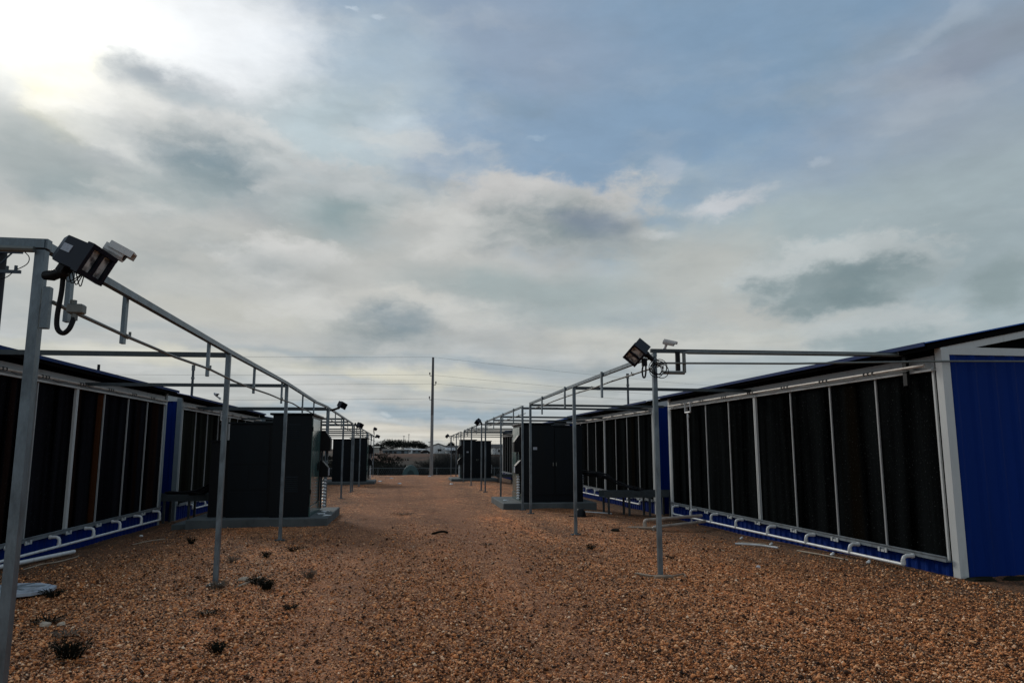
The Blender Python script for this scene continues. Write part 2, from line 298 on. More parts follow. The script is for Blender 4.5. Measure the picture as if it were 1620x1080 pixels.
# ------------------------------------------------------------------ ground
def sm(a,b,x):
    t=min(1,max(0,(x-a)/(b-a))); return t*t*(3-2*t)
YEND=57.0
def zg(x,y):
    z=-.0085*max(0,y-12)
    z-=.13*sm(4.2,6.3,abs(x-.4))*sm(8.5,15,y)
    z+=.014*math.sin(x*1.7+.6)*math.sin(y*.9+1)+.008*math.sin(x*3.9+y*2.3)
    t=math.exp(-((x+.75)/.45)**2)+math.exp(-((x-1.35)/.45)**2)
    return z-.02*t
def grid(name,xs,ys,fz,m):
    vs=[(x,y,fz(x,y)) for y in ys for x in xs]; w=len(xs)
    fs=[(j*w+i,j*w+i+1,(j+1)*w+i+1,(j+1)*w+i) for j in range(len(ys)-1) for i in range(w-1)]
    b=MB(); b.v=vs; b.f=fs; return b.build(name,m,None,True)
xs=list(np.arange(-70,-10,4.0))+list(np.arange(-10,10.01,.2))+list(np.arange(14,71,4.0))
ys=list(np.arange(-12,0,1.0))+list(np.arange(0,26,.25))+list(np.arange(26,YEND+.01,1.0))
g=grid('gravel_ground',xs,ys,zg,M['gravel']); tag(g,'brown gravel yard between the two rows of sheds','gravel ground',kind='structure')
def zh(x,y):
    if y<=YEND: return zg(x,YEND)-.02
    pts=[(YEND,zg(max(-60,min(60,x)),YEND)-.02),(60,-1.75),(66,-1.95),(90,-1.3),(120,-.45),(150,.28),(170,.30),(220,-.4),(330,-.5),(700,-.5),(3000,-1)]
    for (a,za),(b,zb) in zip(pts,pts[1:]):
        if y<=b:
            z=za+(zb-za)*sm(a,b,y); break
    else: z=-1
    k=sm(62,80,y)*(1-sm(200,330,y))
    z+=k*(.20*math.sin(x*.11+y*.05)+.14*math.sin(x*.27-y*.13+2))
    z-=k*1.0*sm(3,16,x)*(1-sm(60,90,x))*(1-sm(120,150,y))      # lower ground on the right of the track
    return z
hx=list(np.arange(-900,-80,60.0))+list(np.arange(-80,81,2.0))+list(np.arange(100,1000,60.0))
hy=[YEND-.6,YEND,57.6,58.2,59,60,61.5,63]+list(np.arange(65,180,3.0))+list(np.arange(185,340,12.0))+[400,500,700,1000,1600,3000]
h=grid('hillside',hx,hy,zh,M['hill']); tag(h,'reddish bare dirt hillside with dark scrub beyond the fence','hillside',kind='structure')

# loose stones lying on the yard near the camera
def stones(name,n,label):
    octa=np.array([(1,0,0),(.35,.95,.1),(-.85,.5,0),(-.8,-.6,.05),(.3,-.95,0),(.15,.2,1),(-.2,-.15,.85),(0,0,-.8)],float)
    ff=np.array([(0,1,5),(1,2,5),(2,6,5),(2,3,6),(3,4,6),(4,0,6),(0,5,6),(1,0,7),(2,1,7),(3,2,7),(4,3,7),(0,4,7)])
    nv,nf=len(octa),len(ff)
    u=RNG.random(n); y=3.9*(19/3.9)**u                      # denser near the camera
    x=(RNG.random(n)-.42)*1.75*y
    tr=np.minimum(abs(x+.75),abs(x-1.35)); ok=(x>-5.6)&(x<7.0)&((tr>.33)|(RNG.random(n)<.56))&(RNG.random(n)>np.clip((y-10)/9,0,1)**.8)&(RNG.random(n)>.88*np.clip((abs(x-.6+.35*np.sin(y*1.3)+.25*np.sin(y*3.1))-4.5)/1.3,0,1)*np.clip((y-8.5)/3,.0,1)); x=x[ok]; y=y[ok]; n=len(x)
    z=np.array([zg(a,b) for a,b in zip(x,y)])
    s=np.clip(RNG.lognormal(math.log(.0056),.45,n),.0028,.022)*(1+.02*(y-4))
    sc=np.stack([s*(.75+.6*RNG.random(n)),s*(.75+.6*RNG.random(n)),s*(.6+.5*RNG.random(n))],1)
    V=octa[None,:,:]*(1+.5*(RNG.random((n,nv,3))-.5)); V=V*sc[:,None,:]
    t=RNG.random(n)*6.283; ct,st=np.cos(t),np.sin(t)
    X=V[:,:,0]*ct[:,None]-V[:,:,1]*st[:,None]; Yv=V[:,:,0]*st[:,None]+V[:,:,1]*ct[:,None]
    tilt=(RNG.random(n)-.5)*1.6; Z=V[:,:,2]+X*np.sin(tilt)[:,None]*.6
    P=np.stack([X+x[:,None],Yv+y[:,None],Z+(z+sc[:,2]*(.3+.7*RNG.random(n)))[:,None]],2).reshape(-1,3)
    F=(ff[None]+(np.arange(n)*nv)[:,None,None]).reshape(-1,3)
    me=bpy.data.meshes.new(name); me.vertices.add(len(P)); me.vertices.foreach_set('co',P.ravel().astype('f'))
    me.loops.add(F.size); me.loops.foreach_set('vertex_index',F.ravel().astype('i'))
    me.polygons.add(len(F)); me.polygons.foreach_set('loop_start',np.arange(0,F.size,3).astype('i')); me.polygons.foreach_set('loop_total',np.full(len(F),3,'i'))
    me.update()
    at=me.attributes.new('tone','FLOAT','FACE'); tone=np.repeat(np.clip(RNG.beta(1.6,1.75,n),0,1),nf); at.data.foreach_set('value',tone.astype('f'))
    me.materials.append(M['stones']); o=bpy.data.objects.new(name,me); COL.objects.link(o)
    tag(o,label,'gravel',kind='stuff'); return o
stones('gravel_stones',300000,'loose brown and tan stones scattered over the yard')

# ------------------------------------------------------------------ sheds
DIV=[0.05,1.29,2.51,3.79,5.17,6.44,7.69,8.85,10.04]
def make_shed(s,label,padm,riser,colm):
    """root on the pad wall plane at the near corner; local x grows away from the aisle (times s)"""
    root=thing('cooling_shed',label,'shed',group='blue cooling sheds')
    Ln=10.08
    def B(b): return b
    def bx(b,x0,x1,y0,y1,z0,z1,bev=0): return b.box(s*x0,s*x1,y0,y1,z0,z1,bev)
    W=10.0; ridge=5.0; ze=3.04; sl=.2
    # end walls of ribbed sheet
    for yy,d in ((-.10,-1),(Ln+.06,1)):
        b=MB(); n=int(W/.05); prof=[]
        for i in range(n+1):
            x=.085+i*(W-.085)/n; k=(i%6); prof.append((x,yy+(d*.022 if k in (1,2) else 0)))
        z=-.5
        vs=[]; fs=[]
        for x,y in prof: vs+= [(s*x,y,z),(s*x,y,2.86)]
        for i in range(n): fs.append((2*i,2*i+2,2*i+3,2*i+1))
        b.add(vs,fs); bx(b,.095,W,min(yy-d*.03,yy-d*.08),max(yy-d*.03,yy-d*.08),-.5,2.86)
        b.build('end_wall',M['blue'],root)
        g=MB(); g.prism([(s*.05,2.9),(s*(W-.05),2.9),(s*ridge,ze+ridge*sl-.16)],'y',min(yy-d*.10,yy-d*.16),max(yy-d*.10,yy-d*.16)); g.build('gable_lining',M['dark'],root)
        l=MB(); bx(l,.095,W,min(yy+d*.03,yy-d*.05),max(yy+d*.03,yy-d*.05),2.862,2.965); l.build('lintel',M['white'],root)
        r=MB()
        for (xa,xb) in ((.0,ridge),(W,ridge)):
            za=ze-.02; zb=ze-.02+ridge*sl
            r.bar((s*xa,yy+d*.0,za-.09),(s*xb,yy+d*.0,zb-.09),.05,.13)
        r.build('rake_trim',M['white'],root)
        c=MB()
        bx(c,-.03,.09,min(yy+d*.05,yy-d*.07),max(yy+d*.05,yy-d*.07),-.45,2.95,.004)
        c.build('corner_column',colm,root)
    bw=MB(); bx(bw,W-.06,W,-.1,Ln+.06,-.5,2.95); bw.build('back_wall',M['blue'],root)
    # ribbed plinth under the pads
    b=MB(); vs=[];fs=[]; n=int(Ln/.04)
    for i in range(n+1):
        y=.02+i*(Ln-.04)/n; x=.0+(-.018 if i%5 in (1,2) else 0); vs+=[(s*x,y,-.5),(s*x,y,.155)]
    for i in range(n): fs.append((2*i,2*i+1,2*i+3,2*i+2))
    b.add(vs,fs); b.build('plinth',M['blue'],root)
    # gutter channel that the pads stand in
    b=MB(); bx(b,-.075,.10,.02,Ln-.02,.135,.150); bx(b,-.085,-.070,.02,Ln-.02,.135,.205); bx(b,-.10,-.086,.02,Ln-.02,.192,.207); b.build('gutter_channel',M['sill'],root)
    # pads
    for a,c in zip(DIV,DIV[1:]):
        p=MB(); bx(p,.0,.15,a+.012,c-.012,.155,2.66); p.build('cooling_pad',padm,root)
    # dividers
    for i,y in enumerate(DIV):
        w=.016; 
        d=MB()
        if i==4:
            bx(d,-.045,.0,y-.04,y-.012,.16,2.70); bx(d,-.05,-.004,y+.0,y+.034,.10,2.70); mt=M['white']
        else:
            bx(d,-.022,.004,y-w,y+w,.15,2.70); mt=M['white'] if i in (0,8) else M['greytrim']
        d.build('divider_strip',mt,root)
        if 0<i<8:
            k=MB(); bx(k,-.10,-.05,y-.035,y+.035,.10,.132); bx(k,-.104,-.09,y-.10,y-.06,.10,.16); bx(k,-.104,-.09,y+.06,y+.10,.10,.16); k.build('foot_clip',M['white'],root)
    # header board and top channel
    b=MB(); bx(b,-.01,.05,.02,Ln-.02,2.70,2.862); b.build('header_board',M['greytrim'],root)
    b=MB(); bx(b,-.06,.06,.02,Ln-.02,2.655,2.688); b.build('top_channel',M['white'],root)
    # soffit and roof (two ribbed slopes)
    b=MB(); bx(b,-.20,.0,-.10,Ln+.1,2.952,2.965); bx(b,.012,.05,.02,Ln-.02,2.864,2.95); b.build('soffit',M['dark'],root)
    b=MB(); vs=[];fs=[]; y0,y1=-.16,Ln+.2; n=int((y1-y0)/.055)
    for i in range(n+1):
        y=y0+(y1-y0)*i/n; k=.016 if i%4 in (1,2) else 0
        for (x,z) in ((-.26,ze-.05),(ridge,ze+ridge*sl),(W+.26,ze-.05)): vs.append((s*x,y,z+k+.012))
    for i in range(n):
        for q in (0,1): fs.append((3*i+q,3*i+q+1,3*i+3+q+1,3*i+3+q))
    b.add(vs,fs); b.build('roof',M['roofblue'],root)
    b=MB()
    for (xa,za,xb,zb) in ((-.22,ze-.055,ridge,ze+ridge*sl-.012),(W+.22,ze-.055,ridge,ze+ridge*sl-.012)):
        vs=[(s*xa,y0+.02,za),(s*xb,y0+.02,zb),(s*xb,y1-.02,zb),(s*xa,y1-.02,za),(s*xa,y0+.02,za-.07),(s*xb,y0+.02,zb-.07),(s*xb,y1-.02,zb-.07),(s*xa,y1-.02,za-.07)]
        b.add(vs,[(0,1,2,3),(7,6,5,4),(0,4,5,1),(1,5,6,2),(2,6,7,3),(3,7,4,0)])
    b.build('roof_deck',M['dark'],root)
    b=MB(); bx(b,-.272,-.258,-.15,Ln+.19,ze-.075,ze-.02); b.build('eave_trim',M['roofedge'],root)
    # supply pipe along the header with hoses and clamps
    b=MB(); b.tube([(s*-.10,.10,2.735),(s*-.10,Ln-.12,2.735)],.021,8); b.build('supply_pipe',M['pvcdirty'],root,True)
    rr=random.Random(3)
    for y in [q for a in DIV[1:-1] for q in (a-.09,a+.02,a+.12)]:
        b=MB(); b.box(s*-.125,s*-.075,y-.014,y+.014,2.712,2.762); b.build('pipe_clamp',M['black'],root)
    for i in range(9):
        y=DIV[i]+(.5 if i<8 else -.4)
        b=MB(); b.tube([(s*-.115,y-.25,2.71),(s*-.13,y-.1,2.69+rr.uniform(-.01,.01)),(s*-.125,y+.1,2.705),(s*-.115,y+.28,2.72)],.006,5); b.build('hose',M['black'],root)
    # drain pipe along the foot with an elbow below each pad
    ys=[.62,1.85,3.1,4.45,5.8,7.05,8.25,9.45]
    b=MB(); b.tube([(s*-.26,ys[0],.02),(s*-.26,ys[-1]+.05,.0-.06)],.023,10); 
    for y in ys:
        zb=.02-.08*(y-.62)/8.9
        b.tube([(s*-.26,y,zb),(s*-.26,y,.085),(s*-.245,y,.118),(s*-.21,y,.135),(s*-.10,y,.135)],.027,10); b.tube([(s*-.26,y,zb+.0),(s*-.26,y,zb+.06)],.033,10)
        b.tube([(s*-.13,y,.135),(s*-.10,y,.135)],.033,10)
    b.build('drain_pipe',M['pvc'],root,True)
    # riser with forked top that feeds the supply pipe
    yr=riser
    if yr is None: return root
    b=MB(); b.tube([(s*-.17,yr,-.15),(s*-.17,yr,2.50)],.02,8); b.tube([(s*-.17,yr-.17,2.50),(s*-.17,yr+.17,2.50)],.02,8)
    b.tube([(s*-.17,yr-.17,2.50),(s*-.17,yr-.17,2.74),(s*-.11,yr-.17,2.74)],.02,8); b.tube([(s*-.17,yr+.17,2.50),(s*-.17,yr+.17,2.74),(s*-.11,yr+.17,2.74)],.02,8)
    b.tube([(s*-.17,yr,2.36),(s*-.17,yr,2.44)],.03,8); b.build('riser_pipe',M['pvc'],root,True)
    return root
XR,XL=7.12,-5.92
Y0,PER=8.82,11.50
shR=make_shed(1,'nearest right blue shed, dark pad wall with white column and ribbed end wall',M['padR'],8.42,M['white'])
shR.location=(XR,Y0,.04)
shL=make_shed(-1,'nearest left blue shed with rust brown streaks down its dark pads',M['padL'],None,M['columnshade'])
shL.location=(XL,Y0,.06)
r2=make_shed(1,'second right shed, white column showing behind the right floodlight post',M['padR'],None,M['white'])
l2=make_shed(-1,'second left shed, part hidden by the big left transformer',M['padL2'],3.6,M['columnshade'])
for i,(a,b,c) in enumerate(((r2,l2,None),(r2,l2,('third right shed, hidden mostly behind the right transformer','third left shed behind the big left transformer')),(r2,l2,('farthest right shed, pad wall showing left of the right transformer','farthest left shed at the end of the yard')))):
    pr=(XR,Y0+PER*(i+1),.0-.09*i); pl=(XL,Y0+PER*(i+1),.02-.09*i)
    if c is None: a.location=pr; b.location=pl
    else: dup(a,pr,label=c[0]); dup(b,pl,label=c[1])

# ------------------------------------------------------------------ pipe racks
def make_rack(label,x,s,posts,rail,beams,hang,xw,con_z,con_side,jog=None):
    """s: direction of the sheds; rail: list of (y,z) along which the top rail runs"""
    root=thing('pipe_rack',label,'pipe rack',(x,posts[0],zg(x,posts[0])),group='galvanised pipe racks along the aisle')
    ox,oy,oz=root.location
    def zr(y):
        for (a,za),(b,zb) in zip(rail,rail[1:]):
            if y<=b: return za+(zb-za)*(y-a)/(b-a)
        return rail[-1][1]
    W=.058
    for y in posts:
        b=MB(); b.box(-W/2,W/2,y-oy-W/2,y-oy+W/2,zg(x,y)-oz-.05,zr(y)-oz-.062,.006)
        p=b.build('post',M['galv'],root)
        q=MB(); z0=zg(x,y)-oz; q.box(-.09,.09,y-oy-.09,y-oy+.09,z0-.01,z0+.012); 
        for dx in (-.07,.07): q.tube([(dx,y-oy-.07,z0+.012),(dx,y-oy-.07,z0+.03)],.012,6)
        q.build('base_plate',M['galv_dark'],p)
    b=MB(); pp=[(0,yy-oy,zz-oz-.03) for yy,zz in rail]
    for a,c in zip(pp,pp[1:]): b.bar(a,c,.052,.054)
    b.build('top_rail',M['galv'],root)
    for y in beams:
        b=MB(); b.bar((s*.03,y-oy+.045,zr(y)-oz-.07),(s*(xw+.02),y-oy+.05,zr(y)-oz-.085),.05,.06); b.build('cross_beam',M['galv_dark'],root)
    for y in hang:
        b=MB(); z1=zr(y)-oz+.012; b.box(-.03-.029,-.029,y-oy-.028,y-oy+.028,z1-.44,z1); b.build('hanger',M['galv'],root)
    # conduit strapped to the hangers
    pts=[]; y=rail[0][0]+.05; rr=random.Random(int(x*10))
    while y<rail[-1][0]: 
        pts.append((con_side*.085,y-oy,zr(y)-oz-con_z+rr.uniform(-.012,.012))); y+=1.2
    b=MB(); b.tube(pts,.0135,8)
    for q in pts[1::2]: b.tube([(q[0],q[1]-.03,q[2]),(q[0],q[1]+.03,q[2])],.020,8); b.box(q[0]-.008,q[0]+.008,q[1]+.06,q[1]+.075,q[2],q[2]+.045)
    b.build('conduit',M['conduit'],root,True)
    return root
XPL,XPR=-2.26,3.31
dL=abs(XL-XPL)-.1; dR=XR-XPR-.05
make_rack('nearest left pipe rack, its first post cut by the left edge of the photo',XPL,-1,[4.72,9.54,14.14,21.45],
   [(4.68,2.93),(9.54,2.90),(14.14,2.90),(18.7,2.83),(21.5,2.86)],[9.54,14.14,21.3],[5.22,6.21,8.77,11.37,13.86,16.64,18.64],dL,.40,1)
make_rack('second left pipe rack, just past the big left transformer',XPL,-1,[21.75,26.96,31.5],[(21.7,2.85),(31.55,2.72)],[21.8,26.96,29.2,31.5],[24.3,26.6,29.5],dL,.40,1)
make_rack('third left pipe rack, before the far left transformer',XPL,-1,[32.5,37.0,43.0],[(32.45,2.72),(43.05,2.62)],[32.5,37,40,43],[34.8,37.6,40],dL,.40,1)
make_rack('farthest left pipe rack at the end of the yard',XPL,-1,[43.9,48.4,52.6],[(43.85,2.62),(53.0,2.55)],[43.9,48.4,52.6],[46,50.2],dL,.40,1)
make_rack('nearest right pipe rack, its first post carrying a floodlight and coiled cable',XPR,1,[9.33,14.1,19.27],[(9.29,2.93),(14.1,2.92),(19.32,2.88)],[14.1,19.27],[11.85,14.75,17.33],dR,.17,1)
make_rack('second right pipe rack, standing in front of the right transformer doors',XPR,1,[20.62,25.42,30.46],[(20.57,2.87),(30.5,2.78)],[20.62,25.42,28,30.46],[22.1,24.6,27.2,29.5],dR,.22,1)
make_rack('third right pipe rack, before the far right transformer',XPR,1,[32.07,37.1,41.96],[(32,2.77),(42,2.68)],[32.07,37.1,39.5,41.9],[34,36.4,39,41],dR,.22,1)
make_rack('farthest right pipe rack, thin against the brush at the end of the yard',XPR,1,[44.3,48.3,53.7],[(44.2,2.67),(53.8,2.58)],[44.3,48.3,53.6],[46,50.5],dR,.22,1)

# heavy header beam with conduits from the first right post to the shed corner
t=thing('header_beam','long steel beam with pale conduit from right floodlight post to shed corner','beam',(XPR,9.33,2.93))
b=MB(); b.bar((-.05,0,.03),(3.72,.0,.05),.05,.05); b.build('beam',M['galv_dark'],t)
b=MB(); b.tube([(.40,-.06,-.27),(.40,-.06,.0),(.46,-.06,.01),(3.55,-.06,.03),(3.60,-.06,.03),(3.60,-.06,.10)],.026,8); b.tube([(.10,-.06,-.27),(.40,-.06,-.27)],.024,8); b.build('conduit',M['conduit'],t,True)
b=MB(); b.box(.29,.35,-.05,-.02,-.24,.02); b.box(3.70,3.75,-.06,.02,-.40,.04); b.build('bracket',M['black'],t)
o=MB(); o.tube([(XPR,9.30,2.79),(XPR+1.8,9.02,2.78),(XR+.0,8.62,2.80),(9.0,8.55,2.82),(13,8.5,2.86),(17,8.5,2.9)],.013,8)
o=o.build('steel_cable',M['conduit'],None,True); tag(o,'thin grey cable running from right post past the blue end wall','cable')
# same at the near left post, leaving the picture on the left
t=thing('header_beam','short stretch of steel beam leaving the photo at the left edge over the first post','beam',(XPL,4.72,2.93))
b=MB(); b.bar((.04,0,-.028),(-3.4,0,-.03),.06,.06); b.build('beam',M['galv'],t)
b=MB(); b.tube([(-.02,-.055,-.075),(-3.4,-.055,-.075)],.02,8); b.build('conduit',M['conduit'],t,True)
# strut channel on the near left post
t=tag(MB().box(-.021,.021,-.021,.021,-.13,.13,.004).build('strut_channel',M['galv'],None),'short strut channel bolted to the side of the nearest left post','bracket'); t.location=(XPL+.064,4.70,2.50)
# ------------------------------------------------------------------ floodlights and cameras
def basis(R,L,u):
    u=Vector(u).normalized(); L=Vector(L); L=(L-u*L.dot(u)).normalized(); R=L.cross(u).normalized()
    m=Matrix((R,L,u)).transposed(); return m.to_4x4()
def make_flood(label,loc,L,u,size=(.24,.28,.20),foot=None,group=None,detail=True):
    """local: x across the glass, -y the way the lamp points, z up"""
    w,d,h=size
    root=thing('floodlight',label,'floodlight',group=group)
    root.matrix_world=Matrix.Translation(Vector(loc))@basis(None,L,u)
    b=MB()
    # tapered back, rectangular front frame
    y0=-d/2; y1=d/2
    vs=[]
    for y,k in ((y0+.03,1.0),(y1-.05,1.0),(y1,.72)):
        vs+=[(-w/2*k,y,-h/2*k),(w/2*k,y,-h/2*k),(w/2*k,y,h/2*k),(-w/2*k,y,h/2*k)]
    fs=[(0,1,2,3),(11,10,9,8)]
    for r in (0,4):
        for i in range(4): fs.append((r+i,r+(i+1)%4,r+4+(i+1)%4,r+4+i))
    b.add(vs,fs)
    b.build('housing',M['lightbody'],root)
    f=MB(); e=.010; t=.017
    f.box(-w/2-e,w/2+e,y0-.02,y0+.03,h/2-t,h/2+e); f.box(-w/2-e,w/2+e,y0-.02,y0+.03,-h/2-e,-h/2+t)
    f.box(-w/2-e,-w/2+t,y0-.018,y0+.028,-h/2+t,h/2-t); f.box(w/2-t,w/2+e,y0-.018,y0+.028,-h/2+t,h/2-t)
    f.box(-.012,.012,y0-.016,y0+.028,-h/2+t,h/2-t)
    f.build('front_frame',M['lightbody'],root)
    if detail:
        for sx in (-1,1):
            g=MB(); a,c=sorted((sx*.013,sx*(w/2-t-.001))); g.box(a,c,y0+.004,y0+.012,-h/2+t+.001,h/2-t-.001); g.build('lens',M['lens'],root)
        s=MB(); s.box(-w/2-.0035,-w/2,-.005,.065,-.012,.036); s.build('rating_sticker',M['sticker'],root)
    if foot:
        inv=root.matrix_world.inverted(); p=inv@Vector(foot); a=Vector((0,.06,-h/2+.01)); 
        y=MB(); y.bar(a,a+Vector((0,0,-.05)),.07,.05,(0,1,0)); mid=a+Vector((0,.0,-.045))
        y.tube([mid,mid.lerp(p,.5)+Vector((0,.0,-.012)),p],[.03,.034,.028],10); y.blob(tuple(mid),(.04,.04,.04),8,6)
        y.build('knuckle_bracket',M['black'],root,True)
    return root
def make_cam(label,loc,aim,size=.17,foot=None,group=None,thick=False):
    root=thing('security_camera',label,'camera',group=group); aim=Vector(aim).normalized()
    up=Vector((0,0,1)); up=(up-aim*up.dot(aim)).normalized(); root.matrix_world=Matrix.Translation(Vector(loc))@basis(None,-aim,up)
    l=size; kk=l/.17*(1.45 if thick else 1); b=MB(); pr=[(-.030,-.02),(-.018,-.036),(.018,-.036),(.030,-.02),(.030,.012),(-.030,.012)]
    b.prism([(x*kk,z*kk) for x,z in pr],'y',-l/2+.01,l/2-.02); b.build('body',M['camera'],root)
    v=MB(); k=kk; v.prism([(-.038*k,-.004*k),(-.034*k,-.004*k),(-.034*k,.022*k),(.034*k,.022*k),(.034*k,-.004*k),(.038*k,-.004*k),(.036*k,.029*k),(-.036*k,.029*k)],'y',-l/2-.025*k,l/2-.03*k); v.build('sunshield',M['camera'],root)
    g=MB(); g.tube([(0,-l/2+.012,-.010*k),(0,-l/2+.004,-.010*k)],.018*k,10); g.build('lens',M['black'],root)
    if foot:
        p=root.matrix_world.inverted()@Vector(foot); m=MB(); m.tube([(0,.02*k,-.03*k),(p.x*.5,p.y*.5+.01,p.z*.5-.02*k),tuple(p)],[.02*k,.016*k,.026*k],8); m.build('mount',M['camera'],root,True)
    return root
GF='floodlights on the pipe racks'; GC='security cameras on the pipe racks'
make_flood('navy black twin floodlight with pale sticker on the nearest left post',(-1.99,4.62,2.80),(-.86,.36,.40),(.43,.06,.90),(.195,.245,.175),(-2.215,4.69,2.70),GF)
make_flood('black floodlight tilted like a diamond on first right post',(3.06,9.25,2.945),(.35,.52,.62),(.62,.30,-.55) if False else (-.70,.12,.60),(.27,.24,.19),(3.27,9.28,2.83),GF)
make_cam('grey white camera half hidden behind the nearest left floodlight',(-1.835,4.72,2.885),(.80,.12,-.42),.155,(-1.98,4.78,2.80),GC,True)
make_cam('small pale camera on top of beam at first right post',(3.50,9.28,3.075),(.80,-.45,-.25),.18,(3.46,9.33,2.985),GC)
# flexible conduit loop below the left light, junction fitting, wire tails
t=thing('flexible_conduit','black flexible conduit hanging in a loop below the nearest left floodlight','conduit',(-2.10,4.66,2.70))
pts=[(0,0,.02),(.0,0,-.10),(-.012,0,-.25),(-.005,0,-.33),(.028,0,-.36),(.06,0,-.335),(.07,.02,-.28),(.072,.03,-.235)]
b=MB(); 
def smooth(p,n=6):
    p=[Vector(q) for q in p]; o=[]
    for i in range(len(p)-1):
        p0=p[max(i-1,0)];p1=p[i];p2=p[i+1];p3=p[min(i+2,len(p)-1)]
        for k in range(n):
            t=k/n; o.append(.5*((2*p1)+(p2-p0)*t+(2*p0-5*p1+4*p2-p3)*t*t+(3*p1-p0-3*p2+p3)*t**3))
    return o+[p[-1]]
b.tube(smooth(pts),.015,10); b.build('hose',M['rubber'],t,True)
b=MB(); b.tube([(.072,.03,-.275),(.072,.03,-.235)],.02,8); b.box(.035,.125,.0,.06,-.235,-.175,.008); b.tube([(.06,.03,-.175),(.06,.03,-.15)],.02,8); b.build('junction_fitting',M['conduit'],t)
b=MB(); 
for k in range(4): b.tube(smooth([(.01+k*.02,0,.02),(.03+k*.025,-.01,-.04-.01*k),(.07+k*.015,0,-.02),(.11,.02,.03)],4),.0035,5)
b.build('wire_tail',M['rubber'],t,True)
# cable coil on the right post
t=thing('cable_coil','coil of black cable hung on first right post under the floodlight','cable coil',(XPR,9.24,2.70))
b=MB(); rr=random.Random(5)
for k in range(7):
    r=.085+rr.uniform(-.02,.02); cx=rr.uniform(-.05,.06); cz=rr.uniform(-.03,.03); tl=rr.uniform(-.4,.4)
    b.tube([(cx+r*math.cos(a)*(1.05),-.03-.008*k+tl*.03*math.sin(a),cz+r*math.sin(a)) for a in [2*PI*i/20 for i in range(21)]],.0055,5)
b.build('loops',M['rubber'],t,True)
b=MB(); b.tube(smooth([(-.16,0,.12),(-.20,0,-.0),(-.195,0,-.10),(-.17,0,-.11),(-.155,0,-.05),(-.15,0,.06)],5),.012,8); b.box(-.20,-.14,-.03,.03,.04,.14); b.build('drop_lead',M['rubber'],t,True)
# distant lights
for lab,loc,L,foot in (
  ('small floodlight standing up on an arm over the left transformer rack',(-1.88,21.5,2.90),(-.3,.5,.4),(-2.2,21.5,2.74)),
  ('dark floodlight cluster at the corner of third left rack',(-2.02,32.3,2.66),(-.5,.6,.5),(-2.22,32.4,2.75)),
  ('square floodlight highest on the farthest left rack post',(-2.2,52.4,3.02),(-.2,.8,.3),(-2.24,52.5,2.6)),
  ('lower dark floodlight sticking out from farthest left rack post',(-2.0,52.3,2.50),(-.6,.5,.3),(-2.2,52.5,2.5)),
  ('dark diamond floodlight above the second right rack end',(3.12,31.7,2.82),(.35,.52,.62),(3.28,31.9,2.7)),
  ('tiny diamond floodlight at far end of the right racks',(3.0,53.4,2.56),(.35,.52,.62),(3.28,53.6,2.55))):
    u=(.42,.06,.9) if loc[0]<0 else (-.70,.12,.60)
    make_flood(lab,loc,L,u,(.22,.21,.18) if loc[1]>25 else (.2,.2,.16),foot,GF,False)
make_cam('tiny camera on a stub above second left shed roof',(-5.1,20.4,3.10),(.5,-.8,-.2),.2,(-5.0,20.5,2.98),GC)

